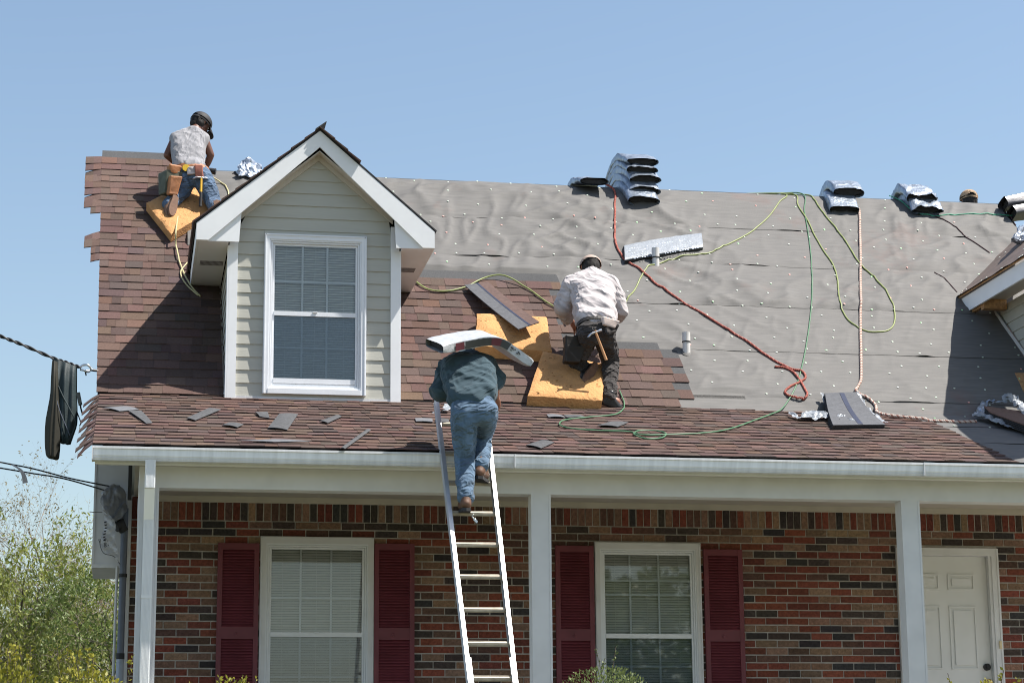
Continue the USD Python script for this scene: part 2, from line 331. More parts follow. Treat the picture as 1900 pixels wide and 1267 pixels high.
# --- shutters
def shutter(x0, x1, zt):
    s = thing('shutter', parent=house); st = .042; z0 = .80
    m = MB(); m.box(x0, x0 + st, -.035, .0, z0, zt); m.box(x1 - st, x1, -.035, .0, z0, zt)
    zr = 1.635
    for a, b in ((zt - .058, zt), (zr - .052, zr + .052), (z0, z0 + .09)): m.box(x0 + st, x1 - st, -.033, .0, a, b)
    m.build('shutter_frame', shutterm, s)
    m = MB(); m.box(x0 + st, x1 - st, -.008, -.002, z0 + .09, zt - .058); m.build('backing', shutterm, s)
    for a, b in ((zr + .052, zt - .058), (z0 + .09, zr - .052)):
        z = b - .014
        while z > max(a, 1.1):
            MB().obox(((x0 + x1) / 2, -.018, z), ((x1 - x0) / 2 - st, 0, 0), (0, .0105, .012), (0, -.0022, .002)).build('slat', shutterm, s); z -= .0248
    m = MB(); c = np.array([x0 + (x1 - x0) * .47, -.036, zr - .005])
    m.mesh(trimesh.creation.icosphere(1, .012).apply_scale([1, .5, 1]).apply_translation(c))
    for q in range(5): m.obox(c + .014 * np.array([math.cos(q * 1.256), 0, math.sin(q * 1.256)]), (.004, 0, 0), (0, .003, 0), (0, 0, .004))
    m.build('ornament', shutterm, s)
for a in ((.740, 1.100, 2.418), (2.116, 2.474, 2.431), (3.752, 4.103, 2.434), (5.128, 5.492, 2.417)): shutter(*a)
# --- front door
d = thing('front_door', parent=house)
doorm = mat('door_paint', (.66, .66, .65), .45, .03, 3.)
m = MB(); m.box(6.975, 7.045, -.03, .1, -.02, 2.458); m.box(7.9, 7.97, -.03, .1, -.02, 2.458); m.box(7.045, 7.9, -.03, .1, 2.39, 2.458)
m.box(6.987, 6.995, -.036, -.029, -.02, 2.45); m.box(7.95, 7.958, -.036, -.029, -.02, 2.45); m.box(7.022, 7.045, -.02, .1, -.02, 2.39); m.box(7.872, 7.9, -.02, .1, -.02, 2.39); m.build('door_frame', trimw, d)
m = MB(); m.box(7.046, 7.87, .04, .08, .0, 2.388); m.build('leaf', doorm, d)
for xa, xb in ((7.14, 7.40), (7.485, 7.745)):
    for za, zb in ((2.075, 2.222), (1.343, 1.925), (.35, 1.05)):
        m = MB(); w = .014
        m.box(xa, xb, .030, .0399, zb - w, zb); m.box(xa, xb, .030, .0399, za, za + w); m.box(xa, xa + w, .0301, .0399, za + w, zb - w); m.box(xb - w, xb, .0301, .0399, za + w, zb - w)
        m.box(xa + .04, xb - .04, .028, .0398, za + .04, zb - .04); m.build('panel', doorm, d)
def disc(c, r, h, n=20, r2=None):
    cm = trimesh.creation.cylinder(r, h, sections=n); cm.apply_transform(trimesh.transformations.rotation_matrix(math.pi / 2, [1, 0, 0])); return cm.apply_translation(c)
MB().mesh(disc((7.822, .025, 1.366), .032, .03)).mesh(disc((7.822, .006, 1.366), .016, .02)).build('deadbolt', rubber, d, 30)
MB().mesh(disc((7.820, .03, 1.225), .033, .02)).mesh(trimesh.creation.icosphere(2, .03).apply_translation((7.82, -.02, 1.225))).build('door_knob', brass, d, 40)
MB().box(7.93, 7.952, -.045, -.03, 1.53, 1.60).build('door_bell', mat('bell_cream', (.62, .52, .32), .4), d)
# --- things on the left corner of the house
m = MB(); 
m.box(-.336, -.054, .0, .04, 2.21, 3.1); m.box(-.343, -.325, -.012, .05, 2.19, 3.1); m.box(-.325, -.054, -.012, .0, 2.19, 2.225); m.box(-.343, -.054, .05, .9, 2.19, 3.1)
m.build('boxed_eave', trimw, house)
mast = thing('service_mast', parent=house)
MB().tube([(-.072, -.10, 2.70), (-.075, -.10, 1.45)], .030, 14).build('conduit', conduitm, mast, 40)
MB().tube([(-.075, -.10, 1.40), (-.078, -.10, -.1)], .033, 14).build('lower_conduit', mat('light_conduit', (.26, .29, .34), .5), mast, 40)
for q_ in ([(-.075, -.10, 1.45), (-.075, -.10, 1.40)], [(-.0735, -.1, 2.13), (-.0735, -.1, 2.10)]): MB().tube(q_, .0355, 14).build('coupling', rubber, mast, 40)
MB().tube([(-.125, -.07, 2.2), (-.135, -.07, -.1)], .012, 8).build('ground_conduit', pvc, mast, 40)
# --- roof: planes, deck, shingles, underlayment
BY, BZ, RY, RZ, GY, GZ = -.4318, 3.6268, 2.9654, 6.7206, -2.7363, 2.8026
UL = math.hypot(RY - BY, RZ - BZ); UC, US = (RY - BY) / UL, (RZ - BZ) / UL; LL = math.hypot(BY - GY, BZ - GZ); LC, LS = (BY - GY) / LL, (BZ - GZ) / LL
EXP = .1435
def up(x, t, h=0.): return np.array([x, BY + t * UC - h * US, BZ + t * US + h * UC])
def lo(x, dd, h=0.): return np.array([x, BY - dd * LC - h * LS, BZ - dd * LS + h * LC])
def pt(x, t, h=0.):
    """Point on the roof: t along the slope, upwards from the break (negative: on the lower slope)."""
    return up(x, t, h) if t >= 0 else lo(x, -t, h)
roof = thing('roof', parent=house)
m = MB()
for a, b in ((-.335, 9.5),):
    m.prism([up(a, 0, -.004), up(a, UL, -.004), up(a, UL, -.03) + [0, 0, -.02], up(a, 0, -.03)], (b - a, 0, 0)); m.prism([lo(a, 0, -.006), lo(a, 0, -.03), lo(a, LL - .18, -.03), lo(a, LL - .18, -.006)], (b - a, 0, 0))
m.prism([(-.36, RY, RZ), (-.36, RY + 3.4, RZ - 3.1), (-.36, RY + 3.4, RZ - 3.14), (-.36, RY, RZ - .04)], (9.86, 0, 0))
m.build('deck', rubber, roof)
MB().prism([(-.02, BY + .15, BZ - .1), (-.02, RY, RZ - .1), (-.02, RY + 3.2, RZ - 3.0), (-.02, .12, 2.8)], (.03, 0, 0)).build('gable_wall', sidingm, house)
MB().prism([(-.335, BY, BZ - .02), (-.335, RY, RZ - .02), (-.335, RY, RZ - .16), (-.335, BY, BZ - .16)], (.022, 0, 0)).build('rake_board', white, house)
SPAL = [((.090, .057, .048), 50), ((.082, .055, .047), 32), ((.069, .050, .045), 12), ((.097, .059, .046), 6)]; STOT = 98
HEAD = (.062, .063, .065)
def strip(t0, x0, x1, seed, lower, droop=None, head=True):
    """One laminated shingle: tabs of uneven width and tone, with the grey head lap above the exposure."""
    r = random.Random(seed); m = MB(); f = (lambda x, t, h: lo(x, -t, h)) if lower else up
    wav = [r.uniform(0, .0055) for _ in range(40)]; wv = lambda x: np.interp((x + 2) * 3.3 % 39, range(40), wav)
    x = x0; alt = r.random() < .5
    if droop:
        xa, dz = droop
        c = pick_tone(r, SPAL, STOT); c2 = pick_tone(r, SPAL, STOT); xm = (xa + x0) / 2
        for (a, b, cc, da, db) in ((xa, xm, c2, dz, dz * .42), (xm, x0, c, dz * .42, 0)):
            P = lambda x_, t_, h_, q: f(x_, t_, h_) - np.array([0, q * .25, q])
            m.hexa([P(a, t0, .004, da), P(b, t0, .004, db), P(b, t0 + EXP + .03, 0, db), P(a, t0 + EXP + .03, 0, da), P(a, t0, .014, da), P(b, t0, .014, db), P(b, t0 + EXP + .03, .008, db), P(a, t0 + EXP + .03, .008, da)], cc)
    while x < x1 - 1e-6:
        w = min(r.choice((.09, .12, .15, .18, .22)) * r.uniform(.85, 1.15), x1 - x)
        if x1 - x - w < .05: w = x1 - x
        raised = .0035 if alt else 0.; alt = not alt; a, b = x, x + w; x = b
        c = pick_tone(r, SPAL, STOT); jt = r.uniform(-.003, .003); ua, ub = .0065 + wv(a), .0065 + wv(b); th = .0045 + raised
        if lower: ua *= 1.15; ub *= 1.15
        te = t0 + EXP + .02
        m.hexa([f(a, t0 + jt, ua), f(b - .0012, t0 + jt, ub), f(b - .0012, te, .001), f(a, te, .001), f(a, t0 + jt, ua + th), f(b - .0012, t0 + jt, ub + th), f(b - .0012, te, .0065 + raised * .4), f(a, te, .0065 + raised * .4)], c)
    if head:
        te = t0 + EXP + .018; tt = t0 + .33
        m.hexa([f(x0, te, .001), f(x1, te, .001), f(x1, tt, .0005), f(x0, tt, .0005), f(x0, te, .006), f(x1, te, .006), f(x1, tt, .004), f(x0, tt, .004)], HEAD)
    return m
def course(idx, t0, x0, x1, lower, droop=None):
    r = random.Random(idx * 31 + 5); x = x0; first = True; nxt = x0 + (.985 * ((idx * .37) % 1) or .5)
    if nxt - x0 < .22: nxt += .985
    k = 0
    while x < x1 - .01:
        b = min(nxt, x1)
        if x1 - b < .12: b = x1
        strip(t0, x, b, idx * 97 + k, lower, droop if first else None).build('shingle', shinglem, roof, tones=True); first = False; x = b; nxt = b + .985; k += 1
def xleft(t): return -.345 - .085 * max(t, 0) / UL + .03 * min(0, t) / -LL * -1
XR = [4.097, 3.961, 4.099, 3.959, 4.096, 3.946, 4.091, 3.948, 4.080, 4.863, 5.026, 4.903, 5.023, 4.855, 5.012, 4.856]
for k in range(33):
    t = UL - k * EXP + .034
    end = .50 if k < 4 else (.62 if k < 7 else (.80 if k < 14 else .765))
    dr = None
    if k <= 8 or 12 <= k <= 15:
        dr = (xleft(t) - (.165 if k < 8 else (.10 if k == 8 else (.15 if k in (12, 13) else .085))), .012 + .012 * (k % 2) + (.05 if k in (2, 6, 12) else 0))
    course(k, t, xleft(t), end, False, dr)
    if k >= 17: course(k + 100, t, 2.282, XR[k - 17], False)
XL = [5.542, 6.070, 6.984, 6.992, 7.071, 7.077, 7.082, 7.086, 7.084, 7.077, 7.074, 7.075, 7.075, 7.074, 7.072, 7.069, 7.066, 7.070]
for i, j in enumerate(range(-10, 8)):
    dd = 1.405 + j * EXP
    # first course straddles the break: its exposure lies on the lower slope
    dr = (-.315 - .135 + .02 * (j % 3), .10 + .02 * ((j * 7) % 3)) if j >= -9 else None
    course(200 + j, -dd if j > -10 else -.005, -.318, XL[i], True, dr)
# underlayment strips with wrinkles
nodes = {'g': ('geometry', {}), 'mp': ('mapping', {'scale': (.8, 6., 6.)}), 'n': ('noise_texture', {'scale': 5., 'detail': 6., 'roughness': .65}), 'r': ('rgb_ramp', {'ramp': [(.3, (.088, .0855, .082)), (.7, (.122, .1175, .112))]}),
         'n2': ('noise_texture', {'scale': 1.1, 'detail': 5., 'roughness': .7}), 'r2': ('rgb_ramp', {'ramp': [(.58, (1, 1, 1)), (.74, (1.12, .86, .82))]}), 'mx': ('mix', {'mix_type': 'multiply', 'fac': 1.}),
         'n3': ('noise_texture', {'scale': 7., 'detail': 8., 'roughness': .8}), 'r3': ('rgb_ramp', {'ramp': [(.66, (1, 1, 1)), (.78, (.72, .72, .74))]}), 'my': ('mix', {'mix_type': 'multiply', 'fac': 1.}),
         'p': ('principled_bsdf', {'roughness': .75, 'specular_ior_level': .35}), 'b': ('noise_texture', {'scale': 90., 'detail': 2.}), 'bp': ('bump', {'strength': .15, 'distance': .004})}
felt = usdkit.material(stage, '/World/Looks/felt_underlayment', nodes, [('g.position', 'mp.vector'), ('mp.vector', 'n.vector'), ('n.fac', 'r.fac'), ('g.position', 'n2.vector'), ('n2.fac', 'r2.fac'), ('r.color', 'mx.color1'), ('r2.color', 'mx.color2'),
        ('g.position', 'n3.vector'), ('n3.fac', 'r3.fac'), ('mx.color', 'my.color1'), ('r3.color', 'my.color2'), ('my.color', 'p.base_color'), ('g.position', 'b.vector'), ('b.fac', 'bp.height'), ('bp.normal', 'p.normal')], surface='p.BSDF')
def wrinkle(x, t, amp):
    """Ridged diagonal wrinkles of loosely laid felt."""
    wx = x + .35 * noise(np.stack([x * .7, t * .7, 0 * x + 5], -1)); out = 0
    for ang, k, fl, sd in ((.55, .9, 5.2, 1), (-.75, .8, 4.4, 11), (1.2, .6, 7.5, 21)):
        u = wx * math.cos(ang) + t * math.sin(ang); v = -wx * math.sin(ang) + t * math.cos(ang)
        n = noise(np.stack([u * fl * .38, v * fl, 0 * x + sd], -1)); env = np.clip(noise(np.stack([x * .6 + sd, t * .9, 0 * x + 9], -1)) * 2.4 - .75, 0, 1)
        out = out + k * env * (1 - np.abs(2 * n - 1)) ** 3.2
    return amp * (1.5 * out + .9 * noise(np.stack([x * 1.3, t * 1.6, 0 * x + 2], -1)))
TS = [-2.42, -1.50, -.66, .22, 1.085, 1.965, 2.84, 3.69, UL + .14]
def installed_to(q):
    """How far right the laid shingles (head lap included) reach at t = q."""
    b = -1.
    for k in range(16):
        t0 = UL - (k + 17) * EXP + .034
        if t0 <= q <= t0 + .33: b = max(b, XR[k])
    for i_, j_ in enumerate(range(-10, 8)):
        t0 = -(1.405 + j_ * EXP)
        if t0 <= q <= t0 + .33: b = max(b, XL[i_])
    return b
def strip_height(i, X, T):
    a, b = TS[i] - .004, TS[i + 1] + (.05 if i < len(TS) - 2 else 0)
    amp = .0042 + .0027 * min(max(i - 1, 0), 5) * (1.5 if i >= 5 else .8)
    over = np.clip((T - (b - .06)) / .06, 0, 1)
    H = .003 + .0080 * (1 - (T - a) / (b - a)) + wrinkle(X, T, amp) * (1 - over) * np.clip((T - a) / .10 + .25, 0, 1)
    H = .004 + (H - .004) * np.clip((UL + .02 - T) / .22, .12, 1)
    H = H + np.clip(1 - (T - a) / .05, 0, 1) * np.clip(noise(np.stack([X * 4, T * 0, T * 0 + i * 5.], -1)) - .66, 0, 1) * .05
    XE = np.vectorize(installed_to)(T)
    if i < 6:
        xe = XE
        H = np.where(X < xe - .03, .0004, .002 + (H - .002) * np.clip((X - xe + .02) / .14, 0, 1))
    return H
def surface_height(x, t):
    """How far the felt or the shingles stand off the deck at x, t."""
    i = min(max(int(np.searchsorted(TS, t)) - 1, 0), len(TS) - 2); h = float(strip_height(i, np.array([[x]]), np.array([[t]]))[0, 0])
    if i > 0: h = max(h, float(strip_height(i - 1, np.array([[x]]), np.array([[t]]))[0, 0]) if t < TS[i] + .05 else 0)
    return max(h, .021) if h < .001 else h
for i in range(len(TS) - 1):
    a, b = TS[i] - .004, TS[i + 1] + (.05 if i < len(TS) - 2 else 0)
    xa = .45 if i > 5 else (2.3 if i > 1 else 4.2); nx = 300
    tt = np.linspace(a, b, 26) if a >= 0 or b <= 0 else np.sort(np.r_[np.linspace(a, b, 22), -.02, 0.0, .02])
    X, T = np.meshgrid(np.linspace(xa, 9.45, nx), tt, indexing='ij'); H = strip_height(i, X, T)
    P = np.empty(X.shape + (3,))
    for u in range(X.shape[0]):
        for v in range(X.shape[1]):
            tq = T[u, v]
            P[u, v] = pt(X[u, v], tq, H[u, v]) if tq <= UL else np.array([X[u, v], RY - H[u, UL > T[u, :]][-1] * US + (tq - UL) * .74, RZ + .008 - (tq - UL) * .68])
    gv, gf = grid_mesh(P); part('underlayment_strip', (gv, gf), felt, roof, True)
# cap nails
capm = tonemat('cap_nail', .5, .05, 40., .4, 0.)
r = random.Random(3); m = MB(); ncap = 0
def cap(x, t, c):
    b = pt(x, t, surface_height(x, t) + .001); n = np.array([0, -US, UC]) if t >= 0 else np.array([0, -LS, LC]); e1 = np.array([1., 0, 0]); e2 = np.cross(n, e1)
    ring = [b + .0100 * (math.cos(q) * e1 + math.sin(q) * e2) for q in np.arange(8) * math.pi / 4]; top = [p_ + n * .004 for p_ in ring]
    v = ring + top + [b + n * .006]; f = []
    for q in range(8): w = (q + 1) % 8; f += [(q, w, 8 + w), (q, 8 + w, 8 + q), (8 + q, 8 + w, 16)]
    m.add(v, f, c)
for i in range(2, len(TS) - 1):
    rows = [(TS[i] + .03, .30), (TS[i] * .72 + TS[i + 1] * .28, .46), (TS[i] * .45 + TS[i + 1] * .55, .46), (TS[i] * .2 + TS[i + 1] * .8, .46)]
    for t, dxx in rows:
        x = 2.9 + r.random() * .4
        if i >= 6: x = .7
        while x < 9.0:
            if x < installed_to(t) + .06: x += .3; continue
            q = r.random(); c = (.42, .48, .40) if q < .74 else ((.40, .72, .38) if q < .92 else (.62, .30, .26))
            if i >= 5 and r.random() < .10: c = (.62, .30, .26)
            cap(x, t + r.uniform(-.05, .05), c); x += dxx * r.uniform(.6, 1.4)
m.build('cap_nails', capm, roof, tones=True, kind='stuff')
# vent pipes through the roof
def vent(base, h, name='vent_pipe'):
    v = thing(name, parent=house); b = np.array(base, float)
    MB().tube([b - [0, 0, .15], b + [0, 0, h * .55]], .036, 18).build('lower_pipe', pvc, v, 40)
    MB().tube([b + [0, 0, h * .55], b + [0, 0, h]], .0385, 18, caps=False).tube([b + [0, 0, h], b + [0, 0, h - .05]], .033, 18, caps=False).build('upper_pipe', pvc, v, 40)
    MB().tube([b + [0, 0, h * .53], b + [0, 0, h * .58]], .0405, 18).build('joint_band', rubber, v, 40)
    c = []; rr = random.Random(5)
    for k in range(14):
        q = k / 14 * 6.283; o = np.array([math.cos(q), 0, 0]) * .05 + np.array([0, UC, US]) * math.sin(q) * .06
        c.append(b + o + np.array([0, -US, UC]) * .012)
    mm = MB(); mm.add(c + [b + [0, 0, .06]], [(k, (k + 1) % 14, 14) for k in range(14)]); mm.build('felt_collar', felt, v, True)
vent((5.149, 1.572, 5.451), .225); vent((5.113, 0.322, 4.313), .205)
# ---------------------------------------------------------------- dormers
FY = -.596                                # rake fascia plane
DX0, DX1, DC = .7686, 2.277, 1.545        # walls and ridge of the left dormer
EL, ER, EZ = .472, 2.578, 5.0             # eave edges, underside of the eave
APEX = 6.05
LAP = .1158
dorm = thing('dormer', parent=house, label='gabled dormer with grey-green siding and white rake boards')
DW = (1.076, 1.983, 3.677, 5.119)         # window casing
def roof_z(x, c=DC, apex=APEX, half=1.066, drop=.89): return apex - abs(x - c) * drop / half
def lap_board(x0, x1, z0, z1, y=BY, top0=None, top1=None):
    """One lap of siding: the lower edge stands proud, the upper edge tucks under the next."""
    a = top0 if top0 is not None else (x0, z1); b = top1 if top1 is not None else (x1, z1)
    v = [(x0, y - .011, z0), (x1, y - .011, z0), (b[0], y - .002, b[1]), (a[0], y - .002, a[1]), (x0, y + .004, z0), (x1, y + .004, z0), (b[0], y + .004, b[1]), (a[0], y + .004, a[1])]
    m = MB(); q = [(0, 1, 2, 3), (0, 4, 5, 1), (5, 4, 7, 6), (0, 3, 7, 4), (1, 5, 6, 2), (3, 2, 6, 7)]; vv, ff = [], []
    for k, idx in enumerate(q): vv += [v[i] for i in idx]; ff += [(4 * k, 4 * k + 1, 4 * k + 2), (4 * k, 4 * k + 2, 4 * k + 3)]
    return m.add(vv, ff)
z = 3.655; CB = .075
soff = lambda x: roof_z(x) - .235          # the siding stops under the rake soffit
while z < 5.85:
    z1 = z + LAP + .004
    if z > DW[3] - .02 or z1 < DW[2]: spans = [(DX0 + CB, DX1 - CB)]
    else: spans = [(DX0 + CB, DW[0] - .001), (DW[1] + .001, DX1 - CB)]
    if z < DW[2] and z1 > DW[2]: spans = [(DX0 + CB, DX1 - CB)]; z1 = min(z1, DW[2] - .001) if DW[2] - z > .03 else z1
    if z < DW[3] < z1: lap_board(DW[0], DW[1], DW[3], z1).build('siding_board', sidingm, dorm)
    for a, b in spans:
        if soff(a) < z1 or soff(b) < z1:
            # trim to the gable
            xa = lambda zz: DC - (APEX - .235 - zz) * 1.066 / .89; xb = lambda zz: DC + (APEX - .235 - zz) * 1.066 / .89
            a0, b0, a1, b1 = max(a, xa(z)), min(b, xb(z)), max(a, xa(z1)), min(b, xb(z1))
            if b0 - a0 < .03: continue
            if a1 >= b1: a1 = b1 = DC
            lap_board(a0, b0, z, z1, BY, (a1, z1), (b1, z1)).build('siding_board', sidingm, dorm)
        else: lap_board(a, b, z, z1).build('siding_board', sidingm, dorm)
    z += LAP
m = MB(); m.box(DX0 + CB, DX1 - CB, BY - .02, BY + .005, 3.622, 3.652); m.build('starter_trim', trimw, dorm)
for a, b in ((DX0, DX0 + CB), (DX1 - CB, DX1)):
    MB().box(a, b, BY - .028, BY + .02, 3.60, min(soff(a), soff(b)) + .02).build('corner_board', white, dorm)
# wall backing with the window opening, and side walls
m = MB(); m.box(DX0 + .02, DW[0] + .03, BY + .0045, BY + .08, 3.6, 5.0); m.box(DW[1] - .03, DX1 - .02, BY + .0045, BY + .08, 3.6, 5.0); m.box(DW[0] + .03, DW[1] - .03, BY + .0045, BY + .08, 3.6, DW[2] + .03); m.box(DX0 + .02, DX1 - .02, BY + .0045, BY + .08, DW[3] - .03, 5.2)
m.prism([(DX0 + .02, BY + .0046, 5.2), (DX1 - .02, BY + .0046, 5.2), (DC, BY + .0046, 5.82)], (0, .07, 0)); m.build('sheathing', darkroom, dorm)
def side_wall(x, sgn, y0, zt, grp, ytop=1.1):
    """Lap boards on a wall that runs back into the roof; each stops where the roof rises past it."""
    z = 3.655
    while z < zt - .02:
        z1 = min(z + LAP + .004, zt); yb0 = BY + (z - BZ) / (RZ - BZ) * (RY - BY); yb1 = BY + (z1 - BZ) / (RZ - BZ) * (RY - BY)
        v = [(x + sgn * .011, y0, z), (x + sgn * .011, yb0, z), (x + sgn * .002, yb1, z1), (x + sgn * .002, y0, z1), (x - sgn * .004, y0, z), (x - sgn * .004, yb0, z), (x - sgn * .004, yb1, z1), (x - sgn * .004, y0, z1)]
        m = MB(); vv, ff = [], []
        for k, idx in enumerate([(0, 1, 2, 3), (0, 4, 5, 1), (5, 4, 7, 6), (0, 3, 7, 4), (1, 5, 6, 2), (3, 2, 6, 7)]): vv += [v[i] for i in idx]; ff += [(4 * k, 4 * k + 1, 4 * k + 2), (4 * k, 4 * k + 2, 4 * k + 3)]
        m.add(vv, ff).build('siding_board', sidingm, grp); z += LAP
for x, s in ((DX0, -1), (DX1, 1)):
    side_wall(x, s, BY + .02, EZ, dorm)
    MB().box(x - .0165, x + .0165, BY - .0275, BY + .07, 3.6, EZ).build('corner_return', white, dorm)
    m = MB(); m.prism([(x, BY, 3.60), (x, BY, 5.0), (x, 1.1, 5.0)], (-.03 * s, 0, 0)); m.build('side_sheathing', darkroom, dorm)
    w = x + s * .0125
    m = MB(); m.prism([(w, BY + .03, BZ + .01), (w, BY + .03, BZ + .055), (w, 1.06, EZ + .0), (w, 1.10, EZ + .0)], (s * .012, 0, 0)); m.build('step_flashing', steel, dorm)
# rake fascia, eave fascia, soffits
FW = .150
def rake(x_e, zt, zb, sgn):
    """sgn -1: left half. A board from the plumb-cut eave end up to the ridge."""
    P = [(x_e, FY, zb), (x_e, FY, zt), (DC, FY, APEX), (DC, FY, APEX - FW - .0)]
    xk = x_e - sgn * .105
    P = [(x_e, FY, zb), (xk, FY, zb), (DC, FY, APEX - FW), (DC, FY, APEX), (x_e, FY, zt)]
    return P if sgn < 0 else P
for x_e, s in ((EL, -1), (ER, 1)):
    MB().prism(rake(x_e, 5.163 - .006, 5.005, s), (0, .022, 0)).build('rake_board', white, dorm)
    MB().box(min(x_e, x_e - s * .02), max(x_e, x_e - s * .02), FY + .022, 1.17, EZ + .002, EZ + .155).build('eave_board', white, dorm)
    wx = DX0 if s < 0 else DX1
    a, b = (x_e + .021, wx - .013) if s < 0 else (wx + .013, x_e - .021)
    MB().box(a, b, FY + .023, 1.12, EZ + .002, EZ + .012).build('eave_soffit', white, dorm)
    # perforated vent in the soffit
    m = MB(); vx0 = (.535, .735) if s < 0 else (2.315, 2.50)
    for q in np.linspace(vx0[0], vx0[1], 20):
        for yy in (.15, .205, .26): m.box(q - .0025, q + .0025, yy - .021, yy + .021, EZ - .001, EZ + .003)
    m.build('soffit_vent', mat('vent_hole_%d' % (s + 1), (.06, .04, .032), .8), dorm, kind='stuff')
    # pork-chop return that closes the eave
    t = [(.862, 5.278), (.845, 5.004), (.57, 5.006)] if s < 0 else [(2.218, 5.278), (2.235, 5.0), (2.515, 5.002)]
    MB().prism([(q[0], FY + .0225, q[1]) for q in t], (0, .02, 0)).build('cornice_return', white, dorm)
    # sloped soffit behind the rake
    xs_ = .862 if s < 0 else 2.218
    zz = roof_z(xs_) - .185
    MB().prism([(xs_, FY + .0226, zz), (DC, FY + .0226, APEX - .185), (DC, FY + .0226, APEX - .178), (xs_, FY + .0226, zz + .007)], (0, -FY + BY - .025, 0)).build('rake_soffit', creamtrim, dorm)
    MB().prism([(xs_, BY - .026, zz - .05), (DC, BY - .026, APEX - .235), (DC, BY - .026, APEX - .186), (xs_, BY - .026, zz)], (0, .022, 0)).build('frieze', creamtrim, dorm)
# dormer roof: two slopes running back into the main roof, with courses of shingles
yv = lambda zq: BY + (zq - BZ) / (RZ - BZ) * (RY - BY)
for s, x_e in ((-1, EL - .012), (1, ER + .012)):
    a = np.array([x_e, 0, 5.163 - .005]); b = np.array([DC, 0, APEX + .004])
    L = np.linalg.norm(b - a); d = (b - a) / L; n = np.array([-d[2] * np.sign(d[0]), 0, abs(d[0])]); n /= np.linalg.norm(n)
    F0 = FY - .002
    MB().prism([a + [0, F0, 0], a + [0, yv(a[2]) + .03, 0], b + [0, yv(b[2]) + .03, 0], b + [0, F0, 0]], n * .012).build('roof_deck', rubber, dorm)
    NC = 9; ex = L / NC; r = random.Random(9 + s)
    for k in range(NC):
        p0, p1 = a + d * (k * ex - (.012 if k == 0 else 0)), a + d * ((k + 1) * ex + .02)
        if s > 0 and k == NC - 1: pass
        if s > 0 and k < NC - 3: fr = F0 - .002
        elif s > 0: fr = F0 - .040    # short of the edge board on the right
        else: fr = F0 - .009 - r.uniform(0, .004)
        y = fr; yend = yv(p0[2]) + .02; mm = MB()
        while y < yend:
            w = min(r.uniform(.1, .24), yend - y); c = pick_tone(r, SPAL, STOT); l0 = .020 + r.uniform(0, .004)
            mm.hexa([p0 + [0, y, 0] + n * .013, p0 + [0, y + w, 0] + n * .013, p1 + [0, y + w, 0] + n * .012, p1 + [0, y, 0] + n * .012, p0 + [0, y, 0] + n * (l0 + .006), p0 + [0, y + w, 0] + n * (l0 + .006), p1 + [0, y + w, 0] + n * .017, p1 + [0, y, 0] + n * .017], c); y += w
        if s < 0 or k >= NC - 3: mm.build('dormer_shingle', shinglem, dorm, tones=True)
    if s < 0: # the top strip stands up past the ridge
        p0, p1 = b + d * -.03, b + d * .09
        MB().hexa([p0 + [0, F0 - .03, 0] + n * .02, p0 + [0, 1.9, 0] + n * .02, p1 + [0, 1.9, 0] + n * .022, p1 + [0, F0 - .03, 0] + n * .022, p0 + [0, F0 - .03, 0] + n * .032, p0 + [0, 1.9, 0] + n * .032, p1 + [0, 1.9, 0] + n * .027, p1 + [0, F0 - .03, 0] + n * .027], HEAD).build('ridge_strip', shinglem, dorm, tones=True)
_w = sash_window('dormer_window', DW[0], DW[1], DW[2], DW[3], BY - .012, .045, .05, 4.402, [1.417, 1.636], [4.696], [4.10], rail2=(3.775, 3.82))
# the right dormer: only its left eave and side wall come into the picture
d2 = thing('dormer', parent=house, label='second dormer whose eave still lacks its soffit')
X2, E2 = 8.551, 8.261
side_wall(X2, -1, BY + .02, EZ + .02, d2)
MB().box(X2 - .014, X2 + .0, BY - .03, BY + .06, 3.6, EZ).build('corner_board', white, d2)
MB().prism([(X2, BY, 3.6), (X2, BY, 5.0), (X2, 1.1, 5.0)], (.03, 0, 0)).build('side_sheathing', darkroom, d2)
MB().prism([(X2 - .013, BY + .03, BZ + .11), (X2 - .013, BY + .03, BZ + .16), (X2 - .013, 1.0, EZ - .0), (X2 - .013, 1.06, EZ)], (-.012, 0, 0)).build('j_channel', pvc, d2)
for k in range(9):
    y0 = .05 + k * .115; zz = BZ + (y0 - BY) / (RY - BY) * (RZ - BZ)
    MB().prism([(X2 - .016 - .0006 * k, y0, zz + .012), (X2 - .016 - .0006 * k, y0 + .14, zz + .012 + .1275), (X2 - .016 - .0006 * k, y0 + .14, zz + .1275 + .10), (X2 - .016 - .0006 * k, y0, zz + .10)], (-.003, 0, 0)).build('step_flashing', steel if k > 5 else mat('worn_flashing_%d' % k, (.24 + .02 * (k % 3), .2, .17), .6, .3, 20.), d2)
MB().prism([up(X2 - .02, .80, .014), up(X2 - .23, .80, .014), up(X2 - .30, .1, .014), up(X2 - .02, .1, .014)], (0, -.004, .006)).build('bare_sheathing', wood, d2)
MB().box(E2, E2 + .022, -3.0, 1.24, EZ + .002, EZ + .165).build('eave_board', white, d2)
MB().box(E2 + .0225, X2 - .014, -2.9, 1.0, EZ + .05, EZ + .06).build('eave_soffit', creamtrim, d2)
MB().box(E2 + .03, X2 - .02, .72, .80, EZ - .05, EZ + .049).box(E2 + .03, E2 + .07, .8, 1.12, EZ - .02, EZ + .045).build('eave_blocking', wood, d2)
dd2 = np.array([1.066, 0, .89]); dd2 /= np.linalg.norm(dd2); n2 = np.array([-dd2[2], 0, dd2[0]])
a2 = np.array([E2 - .02, 0, EZ + .172]); b2 = a2 + dd2 * 1.42
